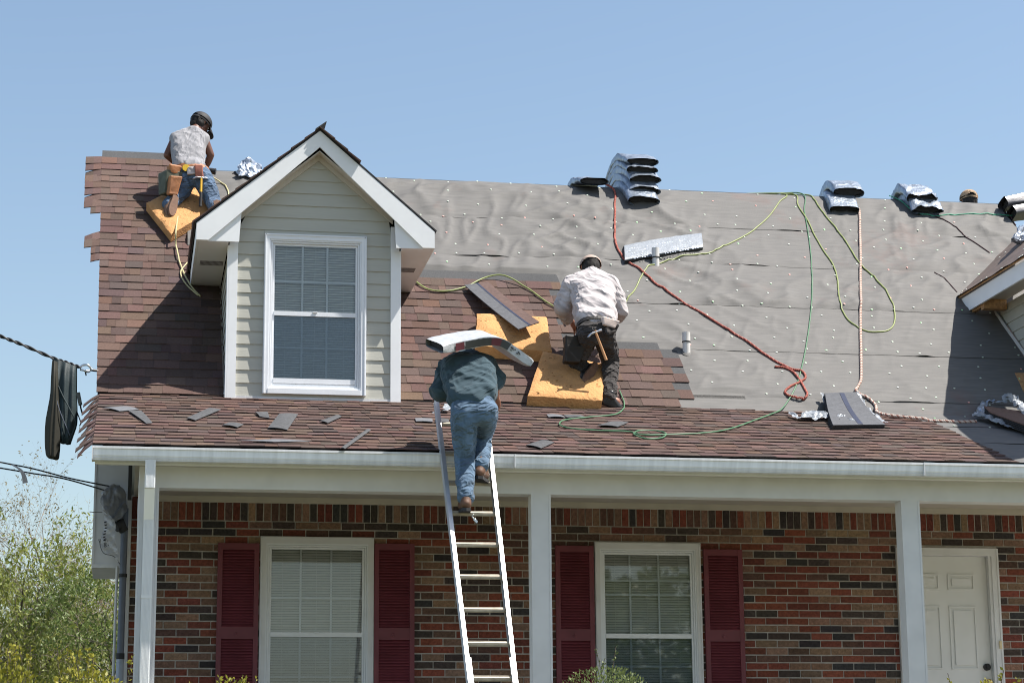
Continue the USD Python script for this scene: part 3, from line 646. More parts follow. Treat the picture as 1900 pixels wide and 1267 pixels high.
MB().prism([a2 + [0, -3., 0], a2 + [0, yv(a2[2]) + .02, 0], b2 + [0, yv(b2[2]) + .02, 0], b2 + [0, -3., 0]], n2 * .016).build('roof_deck', wood, d2)
gx, gt = np.meshgrid(np.linspace(0, 1, 40), np.linspace(-.006, 1.42, 24), indexing='ij'); P = np.empty(gx.shape + (3,))
for i in range(40):
    for j in range(24):
        q = a2 + dd2 * gt[i, j]; yq = -3.0 + gx[i, j] * (yv(q[2]) + .06 + 3.0); P[i, j] = q + [0, yq, 0] + n2 * (.019 + .010 * noise(np.array([yq * 2.2, gt[i, j] * 5, 7.])) + .012 * max(0, .12 - gt[i, j]) / .12 * noise(np.array([yq * 6, 3., 1.])))
brownfelt = mat('weathered_felt', (.115, .085, .072), .7, .22, 5., stretch=(4, .7, 4), bump=.1)
part('underlayment_strip', grid_mesh(P), brownfelt, d2, True)
m = MB(); r = random.Random(8)
for k in range(30):
    t = r.uniform(.02, 1.2) if k > 10 else .02; q = a2 + dd2 * t; yq = r.uniform(-.8, yv(q[2]) - .05)
    c = trimesh.creation.cylinder(.011, .006, sections=8); R_ = np.eye(4); R_[:3, :3] = np.c_[dd2, [0, 1, 0], n2]; c.apply_transform(R_); c.apply_translation(q + [0, yq, 0] + n2 * .031); m.mesh(c, (.6, .62, .56))
m.build('cap_nails', capm, d2, tones=True, kind='stuff')
# ---------------------------------------------------------------- ladder
rungm = mat('worn_rung', (.40, .355, .29), .5, .2, 14., metallic=.6)
ladder = thing('ladder', 'silver aluminium extension ladder leaning on the white gutter', 'ladder')
LD = np.array([0, -.5446, -.8387]); LN = np.array([0, -.8387, .5446])     # down the ladder; outwards from its face
def lad(x, s, h=0.): return np.array([x, -2.765, 2.82]) + LD * s + LN * h
def rail(xa, xb, s0, s1, w0, inward):
    m = MB(); s = np.array([s0, s1])
    A, B = lad(xa, s0), lad(xb, s1); ax = (B - A) / 2; L = np.linalg.norm(ax); X_ = np.array([1., 0, 0]); X_ = X_ - ax * (X_ @ ax) / L ** 2; X_ /= np.linalg.norm(X_); c = (A + B) / 2
    m.obox(c - LN * .036, X_ * .0025, ax, LN * .036); m.obox(c + X_ * inward * .013 + LN * .001, X_ * .0155, ax, LN * .003); m.obox(c + X_ * inward * .013 - LN * .071, X_ * .0155, ax, LN * .003)
    m.obox(c - X_ * inward * .0035 - LN * .018, X_ * .0015, ax, LN * .004); m.obox(c - X_ * inward * .0035 - LN * .054, X_ * .0015, ax, LN * .004); return m
def lx(side, s):
    """rails run very slightly out of parallel, as in the picture"""
    a, b = LR[side]; return a + (b - a) * s / 2.0
LR = {'l': (2.318, 2.334), 'r': (2.718, 2.690)}
rail(lx('l', -.55), lx('l', 3.6), -.55, 3.6, .03, 1).build('rail', alu, ladder); rail(lx('r', -.55), lx('r', 3.6), -.55, 3.6, .03, -1).build('rail', alu, ladder)
for k in range(-1, 12):
    s = .305 * k
    a, b = lad(lx('l', s) + .0025, s, -.036), lad(lx('r', s) - .0025, s, -.036)
    MB().obox((a + b) / 2, (b - a) / 2, np.array([0, .016, 0]), np.array([0, 0, .0145])).tube([a, b], .020, 10).build('rung', rungm, ladder)
m = MB()
for sd, inn in (('l', 1), ('r', -1)):
    x = lx(sd, 2.1) + inn * .030; a, b = lad(x, 1.98, -.01), lad(x + .004, 2.6, -.01); ax = (b - a) / 2
    m.obox((a + b) / 2, np.array([.009, 0, 0]), ax, LN * .012)
m.build('slide_guide', alu, ladder, kind='stuff')
hook = MB(); c = (2.512, -3.13, 2.245)
c = np.array(c); hook.tube(spline([c + [.0, 0, .03], c + [-.012, 0, .015], c + [-.004, 0, 0], c + [.012, -.01, -.008], c + [.016, -.01, -.03]], 5), .005, 6).obox(c + [.012, -.01, -.02], (.014, 0, -.012), (0, .006, 0), (.004, 0, .008))
hook.build('rung_lock', steel, ladder, True)

# ---------------------------------------------------------------- ropes, hoses, lines
def lay(pts, h=.012): return np.array(pts, float)
def cord(name, pts, r, m_, label, cat, twist=None, n=8, group=None):
    p = spline(pts, n); t = thing(name, label, cat, group=group or {'hose': 'hoses lying on the roof', 'string': 'strings and chalk lines on the felt'}.get(cat))
    for k, q in enumerate(p):          # lift it onto whatever covers the roof there
        tq = (q - [0, BY, BZ]) @ np.array([0, UC, US]); hq = (q - [0, BY, BZ]) @ np.array([0, -US, UC])
        if q[1] < BY: tq = -((q - [0, BY, BZ]) @ np.array([0, -LC, -LS])); hq = (q - [0, BY, BZ]) @ np.array([0, -LS, LC])
        if tq < UL - .01 and hq < .05:
            need = surface_height(q[0], tq) + r * .85
            if hq < need: p[k] = q + (need - hq) * (np.array([0, -US, UC]) if tq >= 0 else np.array([0, -LS, LC]))
    if twist is None: MB().tube(p, r, 8).build('line', m_, t, True); return t
    d = np.r_[0, np.cumsum(np.linalg.norm(np.diff(p, axis=0), axis=1))]; u = np.arange(0, d[-1], .009); q = np.stack([np.interp(u, d, p[:, k]) for k in range(3)], 1)
    tg = np.gradient(q, axis=0); tg /= np.linalg.norm(tg, axis=1, keepdims=True); a = np.cross(tg, [.2, .3, .93]); a /= np.linalg.norm(a, axis=1, keepdims=True); b = np.cross(tg, a)
    for k, mm in enumerate(twist):
        ph = u / .055 * 2 * math.pi + k * 2 * math.pi / len(twist)
        MB().tube(q + .55 * r * (np.cos(ph)[:, None] * a + np.sin(ph)[:, None] * b), r * .62, 6).build('strand', mm, t, True)
    return t
redr = mat('red_rope', (.27, .062, .045), .75, .2, 90., bump=.4, bscale=200.); redr2 = mat('faded_red_rope', (.36, .12, .085), .8, .2, 90.)
pinkr = mat('pale_rope', (.50, .40, .34), .8, .2, 80.); brownr = mat('brown_rope', (.26, .12, .09), .8, .2, 80.)
greenh = mat('green_hose', (.06, .15, .075), .45, .12, 30.); yelh = mat('yellow_green_hose', (.20, .235, .075), .45, .15, 20.); paleh = mat('pale_yellow_hose', (.40, .36, .19), .5, .15, 20.)
darkl = mat('dark_line', (.05, .02, .02), .7); greenl = mat('green_line', (.05, .30, .18), .6)
cord('red_rope', [(4.86, 2.99, 6.80)] + [(5.016, 2.813, 6.65), (4.962, 2.574, 6.38), (4.881, 2.241, 6.077), (4.802, 1.916, 5.783), (4.804, 1.762, 5.652), (4.863, 1.592, 5.497), (4.968, 1.456, 5.365), (5.205, 1.103, 5.043), (5.536, 0.742, 4.715), (5.808, 0.407, 4.409), (5.955, 0.21, 4.23), (6.069, 0.109, 4.14), (6.163, 0.074, 4.114), (6.164, -0.011, 4.03), (6.077, -0.079, 3.968), (5.964, -0.148, 3.906), (5.892, -0.221, 3.839), (5.949, -0.267, 3.796), (6.046, -0.285, 3.78), (6.098, -0.24, 3.82), (6.1, -0.163, 3.901), (6.096, -0.057, 4.009), (6.071, 0.051, 4.107), (6.01, 0.119, 4.156), (5.914, 0.135, 4.161)], .0105, redr,
     'red rope that runs over the wrapped bundle and ends in a coil', 'rope', (redr, redr2, redr), 7)
cord('striped_rope', [(7.722, 2.645, 6.497), (7.692, 2.572, 6.39), (7.525, 2.127, 5.973), (7.284, 1.491, 5.394), (7.022, 0.815, 4.778), (6.844, 0.34, 4.346), (6.712, 0.001, 4.037), (6.654, -0.096, 3.959), (6.585, -0.213, 3.894), (6.626, -0.238, 3.844), (6.691, -0.269, 3.794), (6.719, -0.346, 3.724), (6.684, -0.46, 3.632), (6.699, -0.613, 3.579), (6.859, -0.733, 3.536), (7.083, -0.815, 3.507), (7.283, -0.888, 3.479), (7.484, -0.862, 3.488)], .013, pinkr, 'pink and white striped rope hanging straight down the felt', 'rope', (pinkr, brownr, pinkr), 7)
cord('green_hose', [(6.85, 3.1, 6.76)] + [(7.184, 2.95, 6.734), (7.086, 2.622, 6.421), (6.981, 2.191, 6.028), (6.846, 1.732, 5.611), (6.695, 1.294, 5.212), (6.528, 0.876, 4.831), (6.347, 0.475, 4.467), (6.194, 0.164, 4.186), (6.051, -0.092, 3.949), (5.909, -0.293, 3.77), (5.686, -0.596, 3.583), (5.344, -1.057, 3.418), (4.954, -1.553, 3.241), (4.659, -1.765, 3.165), (4.355, -1.862, 3.132), (4.159, -1.91, 3.115), (4.074, -1.847, 3.138), (4.143, -1.714, 3.185), (4.282, -1.695, 3.196), (4.344, -1.814, 3.149), (4.259, -2.02, 3.076), (4.116, -2.085, 3.053), (4.056, -1.922, 3.111), (4.055, -1.775, 3.163), (3.83, -1.752, 3.171), (3.653, -1.724, 3.182), (3.534, -1.639, 3.212), (3.509, -1.489, 3.266), (3.601, -1.27, 3.344), (3.834, -1.107, 3.402), (4.114, -0.931, 3.47), (4.262, -0.632, 3.576), (4.323, -0.417, 3.667), (4.324, -0.314, 3.761), (4.321, -0.245, 3.824)], .0065, greenh,
     'green air hose from the ridge to the kneeling man, looped once on the lower shingles', 'hose', n=8)
cord('air_hose', [(6.65, 3.1, 6.75)] + [(7.082, 2.961, 6.732), (7.049, 2.726, 6.516), (7.065, 2.477, 6.289), (7.054, 2.195, 6.033), (7.056, 1.94, 5.8), (7.073, 1.701, 5.582), (7.022, 1.438, 5.343), (6.921, 1.139, 5.071), (6.902, 0.909, 4.862), (6.944, 0.771, 4.738), (7.051, 0.689, 4.664), (7.22, 0.696, 4.67), (7.332, 0.765, 4.733), (7.415, 0.901, 4.854), (7.467, 1.083, 5.02), (7.476, 1.334, 5.249), (7.433, 1.589, 5.481), (7.364, 1.74, 5.632), (7.363, 1.94, 5.8), (7.36, 2.167, 6.007), (7.327, 2.399, 6.218), (7.283, 2.659, 6.458), (7.279, 2.855, 6.636), (7.252, 2.952, 6.725)] + [(6.98, 3.1, 6.76)], .0075, yelh,
     'yellow-green air hose hanging over the ridge in one long loop', 'hose')
cord('air_hose', [(6.5, 3.1, 6.75)] + [(6.98, 2.954, 6.726), (6.851, 2.771, 6.557), (6.637, 2.497, 6.308), (6.376, 2.246, 6.079), (6.101, 2.028, 5.88), (5.877, 1.867, 5.737), (5.754, 1.803, 5.681), (5.428, 1.701, 5.585), (5.106, 1.558, 5.458), (5.005, 1.471, 5.376), (4.933, 1.366, 5.28), (4.829, 1.194, 5.124), (4.729, 1.059, 5), (4.635, 0.921, 4.9)], .0075, yelh, 'yellow-green air hose crossing the felt behind the wrapped bundle to the kneeling man', 'hose')
cord('air_hose', [(2.504, 1.402, 5.324), (2.63, 1.219, 5.157), (2.755, 1.088, 5.038), (2.937, 1.073, 5.024), (3.134, 1.148, 5.092), (3.314, 1.268, 5.215), (3.481, 1.294, 5.266), (3.606, 1.243, 5.219), (3.749, 1.147, 5.092), (3.876, 0.976, 4.936), (4.003, 0.819, 4.807), (4.056, 0.621, 4.693)], .008, yelh, 'yellow-green air hose arching over the loose shingle left of the kneeling man', 'hose')
cord('air_hose', [(0.675, 2.646, 6.565), (0.731, 2.646, 6.538), (0.811, 2.667, 6.49), (0.864, 2.563, 6.374), (0.866, 2.451, 6.273), (0.819, 2.361, 6.21), (0.762, 2.277, 6.161)] , .008, paleh, 'pale yellow air hose curling right of the man in the grey vest', 'hose')
cord('air_hose', [(0.352, 1.885, 5.899), (0.341, 1.77, 5.794), (0.33, 1.581, 5.649), (0.332, 1.605, 5.563), (0.339, 1.58, 5.486), (0.359, 1.431, 5.35), (0.39, 1.285, 5.217), (0.42, 1.174, 5.116), (0.465, 1.049, 5.002), (0.514, 0.949, 4.911), (0.563, 0.873, 4.842)], .008, paleh, 'pale yellow air hose hanging off the tilted foam pad', 'hose')
cord('air_hose', [(0.447, 1.37, 5.295), (0.415, 1.311, 5.241), (0.384, 1.244, 5.18), (0.384, 1.164, 5.107), (0.429, 1.047, 5), (0.489, 0.955, 4.917), (0.543, 0.888, 4.856)], .007, paleh, 'pale yellow hose end crossing the one from the foam pad', 'hose')
cord('string_line', [(8.205, 2.99, 6.77), (8.297, 2.875, 6.679), (8.376, 2.642, 6.48), (8.623, 2.611, 6.438), (8.884, 2.666, 6.464), (9.208, 2.687, 6.483), (9.534, 2.708, 6.503), (9.827, 2.722, 6.515)], .006, greenl, 'green string stretched level near the ridge', 'string', n=4)
cord('chalk_line', [(8.581, 2.618, 6.42), (8.667, 2.502, 6.312), (8.763, 2.355, 6.179), (8.777, 2.29, 6.119), (8.851, 2.182, 6.021), (8.94, 2.031, 5.883)], .006, darkl, 'dark chalk line slanting from the torn bundle to the right dormer', 'string', n=5)
cord('chalk_line', [(9.504, 2.845, 6.627), (9.484, 2.67, 6.465), (9.465, 2.513, 6.323)], .005, darkl, 'short dark line under the two grey bundles at the right edge', 'string', n=4)
cord('chalk_line', [(8.152, 1.654, 5.534), (8.217, 1.544, 5.434), (8.261, 1.34, 5.248)], .005, darkl, 'dark seam line running into the right dormer valley', 'string', n=4)

# ---------------------------------------------------------------- foam pads
NU = np.array([0, -US, UC]); EU = np.array([0, UC, US])
def foam_pad(corners, thick, seed, label):
    """corners: four points of the underside, in order; edges worn and pitted."""
    c = np.array(corners, float); n = 34; u, v = np.meshgrid(np.linspace(0, 1, n), np.linspace(0, 1, n), indexing='ij')
    B = (c[0] * ((1 - u) * (1 - v))[..., None] + c[1] * (u * (1 - v))[..., None] + c[2] * (u * v)[..., None] + c[3] * ((1 - u) * v)[..., None])
    up_ = np.cross(c[1] - c[0], c[3] - c[0]); up_ /= np.linalg.norm(up_)
    if up_[2] < 0: up_ = -up_
    edge = np.minimum(np.minimum(u, 1 - u), np.minimum(v, 1 - v)); rag = noise(B * 28 + seed)
    T = thick * (1 - .05 * noise(B * 5 + seed)) - .016 * np.exp(-edge * 26) - .014 * np.clip(rag - .68, 0, 1) * 3
    top = B + up_ * T[..., None] + (noise(B * 20)[..., None] - .5) * .012 * np.exp(-edge * 20)[..., None]
    gv, gf = grid_mesh(top); m = MB(); m.add(gv, gf)
    ring = [(i, 0) for i in range(n)] + [(n - 1, j) for j in range(1, n)] + [(i, n - 1) for i in range(n - 2, -1, -1)] + [(0, j) for j in range(n - 2, 0, -1)]
    tp = np.array([top[q] for q in ring]); bt = np.array([B[q] for q in ring]); mid = (tp * .5 + bt * .5) + (noise(bt * 17 + 3)[:, None] - .5) * .016
    k = len(ring); vv = np.vstack([bt, mid, tp]); ff = []
    for a in range(2):
        for i in range(k): j = (i + 1) % k; ff += [(a * k + i, a * k + j, (a + 1) * k + j), (a * k + i, (a + 1) * k + j, (a + 1) * k + i)]
    m.add(vv, ff); m.add(*grid_mesh(B[::33, ::33]))
    t = thing('foam_pad', label, 'foam pad', group='foam pads on the roof'); m.build('foam', foam, t, 50)
    r = random.Random(seed); q = MB()
    for _ in range(34):
        i, j = r.randrange(2, n - 2), r.randrange(2, n - 2); p_ = top[i, j]; a = r.random() * 6.28; e1 = (c[1] - c[0]) / np.linalg.norm(c[1] - c[0]); e2 = np.cross(up_, e1); L = r.uniform(.004, .016); w_ = r.uniform(.002, .005)
        q.obox(p_ + up_ * .0005, (e1 * math.cos(a) + e2 * math.sin(a)) * L, (-e1 * math.sin(a) + e2 * math.cos(a)) * w_, up_ * .0012)
    q.build('pits', mat('foam_pit_%d' % seed, (.22, .10, .028), .95), t, kind='stuff'); return t
P0 = np.array
foam_pad([(3.41, -0.496, 3.596), (4.077, -0.534, 3.561), (4.214, -0.059, 3.994), (3.665, 0.092, 4.131)], .150, 4, 'orange foam pad under the kneeling man in the white shirt')
foam_pad([(3.051, 0.154, 4.187), (3.753, 0.103, 4.141), (3.802, 0.589, 4.583), (3.14, 0.605, 4.598)], .140, 8, 'orange foam pad with a loose shingle lying over its upper edge')
foam_pad([(0.287, 1.686, 5.583), (0.755, 2.16, 6.014), (0.467, 2.562, 6.38), (0.04, 2.176, 6.029)], .105, 15, 'orange foam pad set cornerwise beside the left dormer under the man in the grey vest')

# ---------------------------------------------------------------- loose shingles and scraps
def sheet(name, corners, mats, label, cat, sag=0., th=.008, n=14, strips=None, group=None):
    """A limp sheet over four corners; strips: (v0, v1, material) bands of its top face."""
    c = np.array(corners, float); nn = np.cross(c[1] - c[0], c[3] - c[0]); nn /= np.linalg.norm(nn)
    if nn[2] < 0: nn = -nn
    t = thing(name, label, cat, group=group)
    for v0, v1, mm, nm, dh in strips or [(0, 1, mats, 'sheet', 0.)]:
        u, v = np.meshgrid(np.linspace(0, 1, n), np.linspace(v0, v1, 8), indexing='ij')
        Pq = c[0] * ((1 - u) * (1 - v))[..., None] + c[1] * (u * (1 - v))[..., None] + c[2] * (u * v)[..., None] + c[3] * ((1 - u) * v)[..., None]
        Pq = Pq - nn * (sag * 4 * u * (1 - u))[..., None] + nn * dh; m = MB(); m.add(*grid_mesh(Pq + nn * th)); m.add(*grid_mesh(Pq))
        for a, b in ((Pq[0], 0), (Pq[-1], 0), (Pq[:, 0], 0), (Pq[:, -1], 0)):
            m.add(*grid_mesh(np.stack([a, a + nn * th])))
        m.build(nm, mm, t)
    return t
sheet('loose_shingle', [(3.112, 1.11, 5.099), (3.448, 0.05, 4.431), (3.667, 0.157, 4.529), (3.352, 1.172, 5.155)], shback, 'loose grey shingle lying aslant over the rear foam pad', 'shingle', sag=.012,
      strips=[(0, .52, shback, 'grey_face', 0.), (.50, .58, sealant, 'sealant_strip', .002), (.57, 1., mat('shingle_brown_face', (.085, .052, .044), .9, .2, 30.), 'brown_face', 0.)])
SCR = [([(-0.067, -1.304, 3.338), (0.081, -1.888, 3.129), (0.128, -1.858, 3.14), (0.038, -1.289, 3.343)], 'dark grey shingle scrap right of the roof edge above the gutter'), ([(1.037, -1.961, 3.103), (1.186, -2.039, 3.076), (1.327, -1.295, 3.342), (1.171, -1.29, 3.343)], 'largest grey shingle scrap below the dormer window'),
       ([(-0.278, -1.203, 3.374), (-0.136, -1.34, 3.325), (0.02, -1.239, 3.361), (-0.104, -1.098, 3.412)], 'pale grey sliver at the left end of the lower roof'), ([(0.401, -1.599, 3.233), (0.468, -1.69, 3.2), (0.695, -1.145, 3.395), (0.599, -1.078, 3.419)], 'grey scrap crossing the seam left below the dormer'),
       ([(0.676, -1.885, 3.13), (0.793, -1.967, 3.101), (0.85, -1.839, 3.147), (0.737, -1.755, 3.177)], 'small grey scrap with curled corners below the dormer'), ([(0.972, -1.238, 3.362), (1.001, -1.442, 3.289), (1.077, -1.509, 3.265), (1.078, -1.198, 3.376)], 'light grey scrap folded in two below the dormer window'),
       ([(0.767, -2.552, 2.892), (1.046, -2.565, 2.887), (1.333, -2.509, 2.907), (1.062, -2.45, 2.928)], 'long pale sliver lying along the shingles above the gutter'), ([(1.538, -2.775, 2.812), (1.573, -2.793, 2.806), (1.864, -1.955, 3.105), (1.831, -1.935, 3.113)], 'narrow grey offcut lying aslant above the gutter'),
       ([(1.476, -1.609, 3.229), (1.541, -1.676, 3.205), (1.686, -1.351, 3.322), (1.637, -1.305, 3.338)], 'thin grey offcut below the right corner of the dormer'), ([(2.303, -1.346, 3.323), (2.448, -1.353, 3.321), (2.43, -1.51, 3.265), (2.291, -1.503, 3.267)], 'pale rectangular scrap left of the ladder'),
       ([(2.476, -1.349, 3.322), (2.585, -1.387, 3.309), (2.561, -1.544, 3.252), (2.45, -1.533, 3.256)], 'dark rectangular scrap behind the ladder rail'), ([(3.496, -1, 3.447), (3.626, -1.036, 3.434), (3.637, -1.142, 3.396), (3.488, -1.136, 3.398)], 'pale scrap below the front foam pad'),
       ([(3.646, -1.006, 3.445), (3.804, -0.985, 3.452), (3.819, -1.091, 3.414), (3.647, -1.141, 3.397)], 'dark scrap touching the pale one below the front foam pad'), ([(3.038, -2.475, 2.919), (3.135, -2.6, 2.875), (3.293, -2.331, 2.971), (3.2, -2.248, 3)], 'square grey scrap right of the ladder near the gutter'),
       ([(3.83, -1.51, 3.265), (4, -1.54, 3.254), (4.147, -1.314, 3.335), (3.978, -1.309, 3.336)], 'grey scrap inside the bend of the green hose')]
scrapm = mat('grey_scrap', (.058, .060, .064), .9, .25, 40., bump=.2)
for k, (c, lab) in enumerate(SCR):
    sheet('shingle_scrap', c, scrapm if k not in (2, 6, 9, 11) else mat('pale_scrap_%d' % k, (.105, .110, .12), .8, .15, 30.), lab, 'shingle scrap', group='shingle scraps on the lower roof', sag=-.007 if k % 3 else -.003, th=.004, n=8)

# ---------------------------------------------------------------- shingle bundles
def lens(w, h, n=18, power=.75):
    """Cross-section of a wrapped bundle: a flat lens."""
    a = np.linspace(0, 2 * np.pi, n, endpoint=False); x = np.sign(np.cos(a)) * np.abs(np.cos(a)) ** .62; z = np.sign(np.sin(a)) * np.abs(np.sin(a)) ** power
    return np.c_[x * w / 2, z * h / 2]
def bundle(name, path, side, w, h, label, seed, power=.75, flare=1.06, rough=.012, core_h=.72, wmat=wrap, group=None, label_patch=False, ends=(True, True), pinch=.5):
    """A wrapped pack swept along a path (n x 3); side: its width direction. Its ends stay open and show the dark shingles."""
    p = spline(path, 6); n = len(p); tg = np.gradient(p, axis=0); tg /= np.linalg.norm(tg, axis=1, keepdims=True); S = np.asarray(side, float); S = S / np.linalg.norm(S)
    N = np.cross(tg, S); N /= np.linalg.norm(N, axis=1, keepdims=True)
    if N[n // 2][2] < 0: N = -N
    prof = lens(w, h, 26, power); m = len(prof); s = np.linspace(0, 1, n); V = np.empty((n, m, 3))
    for i in range(n):
        e = min(s[i], 1 - s[i]); k = 1 + (flare - 1) * math.exp(-e * 22); vv = prof.copy()
        box = np.c_[np.clip(prof[:, 0] * 1.25, -w / 2, w / 2), np.clip(prof[:, 1] * 1.35, -h / 2, h / 2)]; f = math.exp(-e * 9 * pinch); vv = prof * f + box * (1 - f)
        V[i] = p[i] + vv[:, :1] * S * (1 + .02 * math.exp(-e * 20)) + vv[:, 1:] * N[i] * k
    V = V + (fbm(V * 13 + seed)[..., None] - .5) * rough * 2 * (np.cross(S, N[0])[None, None] * .2 + N[:, None] * 1.0) + (noise(V * 34 + seed)[..., None] - .5) * rough * N[:, None]
    f = []
    for i in range(n - 1):
        for j in range(m):
            k = (j + 1) % m; a, b, c, d = i * m + j, i * m + k, (i + 1) * m + k, (i + 1) * m + j; f += [(a, b, c), (a, c, d)]
    t = thing(name, label, 'shingle bundle', group=group or 'wrapped shingle bundles'); part('wrapper', (V.reshape(-1, 3), np.array(f)), wmat, t, 60)
    MBc = MB(); i0, i1 = 1, n - 2; kx = .93
    nl = 7
    for q in range(nl):
        z0 = (-.5 + q / nl) * h * core_h; z1 = z0 + h * core_h / nl * .86; ww = w * kx * .5 * (1 - .55 * abs((q + .5) / nl * 2 - 1) ** 2.2) * (1 - .02 * (q % 2))
        for i in range(i0, i1):
            MBc.hexa([p[i] - S * ww + N[i] * z0, p[i] + S * ww + N[i] * z0, p[i + 1] + S * ww + N[i + 1] * z0, p[i + 1] - S * ww + N[i + 1] * z0, p[i] - S * ww + N[i] * z1, p[i] + S * ww + N[i] * z1, p[i + 1] + S * ww + N[i + 1] * z1, p[i + 1] - S * ww + N[i + 1] * z1])
    MBc.build('stacked_shingles', wrapcore, t); return t
def ridge_bundle(xc, zlift, lean, front, back, w, h, label, seed, drop=.20, **kw):
    """Laid across the ridge: the middle rests on it, the ends sag on either side. lean: sideways run from back to front."""
    z0 = RZ + .02 + h / 2 + zlift; L = RY
    path = [(xc - lean * .9, L + back, z0 - drop * .85 - .02), (xc - lean * .5, L + back * .5, z0 - drop * .25), (xc - lean * .1, L + .02, z0), (xc + lean * .45, L - front * .5, z0 - drop * .22), (xc + lean, L - front, z0 - drop)]
    return bundle('shingle_bundle', path, (1, .0, 0), w, h, label, seed, **kw)
def over_ridge(front, mid, w, h, label, seed, **kw):
    """Laid across the ridge: middle at mid, front end at front; the back end sags down the far slope."""
    f, m_ = np.array(front, float), np.array(mid, float); bk = m_ + np.array([m_[0] - f[0], .38, 0]) * [.7, 1, 1] + [0, 0, -.16]
    return bundle('shingle_bundle', [bk, (bk + m_) / 2 + [0, 0, .035], m_, (f + m_) / 2 + [0, 0, .4 * max(0, (m_[2] - f[2]) * .4)], f], (1, .0, 0), w, h, label, seed, **kw)
over_ridge((4.769, 2.66, 6.685), (4.723, 2.97, 6.762), .31, .075, 'single flat shingle bundle on the ridge left of the tall stack', 1, power=1.0)
names = ['lowest bundle of the tall stack on the ridge', 'second bundle from below in the tall stack on the ridge', 'middle bundle of the tall stack on the ridge', 'second bundle from the top of the tall stack on the ridge', 'topmost bundle of the tall stack on the ridge']
for k, (f_, m_) in enumerate([((5.278, 2.53, 6.447), (5.24, 2.97, 6.742)), ((5.312, 2.61, 6.585), (5.242, 2.97, 6.834)), ((5.324, 2.62, 6.715), (5.243, 2.97, 6.914)), ((5.295, 2.64, 6.829), (5.245, 2.97, 6.987)), ((5.308, 2.66, 6.926), (5.246, 2.97, 7.055))]):
    over_ridge(f_, m_, .345, (.115, .10, .095, .075, .078)[k], 'silver-wrapped shingle bundle, ' + names[k], 20 + k, power=1.05, group='bundles in the tall stack on the ridge', rough=.016)
over_ridge((7.531, 2.58, 6.452), (7.591, 2.98, 6.729), .33, .10, 'lower of two silver bundles on the ridge beside the striped rope', 41, power=.5, pinch=.3)
over_ridge((7.639, 2.72, 6.699), (7.641, 2.98, 6.855), .35, .105, 'upper of two silver bundles on the ridge beside the striped rope', 42, power=.9)
over_ridge((8.482, 2.56, 6.486), (8.516, 2.98, 6.749), .36, .10, 'lower of two torn silver bundles on the ridge above the green string', 51, power=1.1, rough=.03)
over_ridge((8.46, 2.66, 6.649), (8.47, 2.98, 6.841), .35, .10, 'upper torn silver bundle, crumpled on top, on the ridge above the green string', 52, power=1.0, rough=.035)
blk = mat('black_wrapper', (.05, .05, .06), .35, .1, 12., bump=.25, bscale=20., spec=.6)
def level_bundle(a, b, w, h, side, label, seed, **kw):
    a, b = np.array(a), np.array(b); return bundle('shingle_bundle', [a, a * .66 + b * .34, a * .34 + b * .66, b], side, w, h, label, seed, **kw)
level_bundle((9.427, 2.72, 6.638), (10.371, 2.95, 6.883), .20, .115, (.06, -.94, .34), 'upper dark-wrapped bundle at the right edge on the ridge', 61, power=.35, wmat=blk, rough=.006)
level_bundle((9.472, 2.62, 6.506), (10.381, 2.85, 6.753), .20, .115, (.06, -.94, .34), 'lower dark-wrapped bundle at the right edge on the ridge', 62, power=.35, wmat=blk, rough=.006)
# the pack lying flat on the felt
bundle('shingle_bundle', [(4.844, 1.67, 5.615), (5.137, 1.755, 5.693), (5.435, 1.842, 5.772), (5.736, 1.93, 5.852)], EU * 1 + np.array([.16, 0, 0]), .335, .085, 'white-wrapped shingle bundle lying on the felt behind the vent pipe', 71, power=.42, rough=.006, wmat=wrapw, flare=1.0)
# faint print on its wrapper
m = MB(); r = random.Random(4)
e1 = np.array((5.709, 1.834, 5.825)) - np.array((4.821, 1.571, 5.586)); e1 /= np.linalg.norm(e1); e2 = np.cross(NU, e1)
for row in range(5):
    for k in range(26):
        if r.random() < .3: continue
        c = np.array((5.262, 1.706, 5.706)) + e1 * (-.40 + k * .031) + e2 * (.11 - row * .05) ; m.obox(c, e1 * r.uniform(.004, .011), e2 * r.uniform(.004, .009), NU * .0006)
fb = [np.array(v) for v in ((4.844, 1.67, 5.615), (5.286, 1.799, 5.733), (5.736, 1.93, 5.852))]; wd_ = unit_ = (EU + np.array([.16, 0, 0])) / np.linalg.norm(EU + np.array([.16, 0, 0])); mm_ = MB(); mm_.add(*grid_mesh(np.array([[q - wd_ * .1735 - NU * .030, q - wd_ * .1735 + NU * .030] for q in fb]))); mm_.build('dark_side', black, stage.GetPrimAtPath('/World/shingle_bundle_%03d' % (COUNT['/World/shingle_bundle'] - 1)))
m.build('wrapper_print', mat('faded_print', (.42, .47, .55), .5), stage.GetPrimAtPath(COUNT and '/World/shingle_bundle_%03d' % (COUNT['/World/shingle_bundle'] - 1)), kind='stuff')
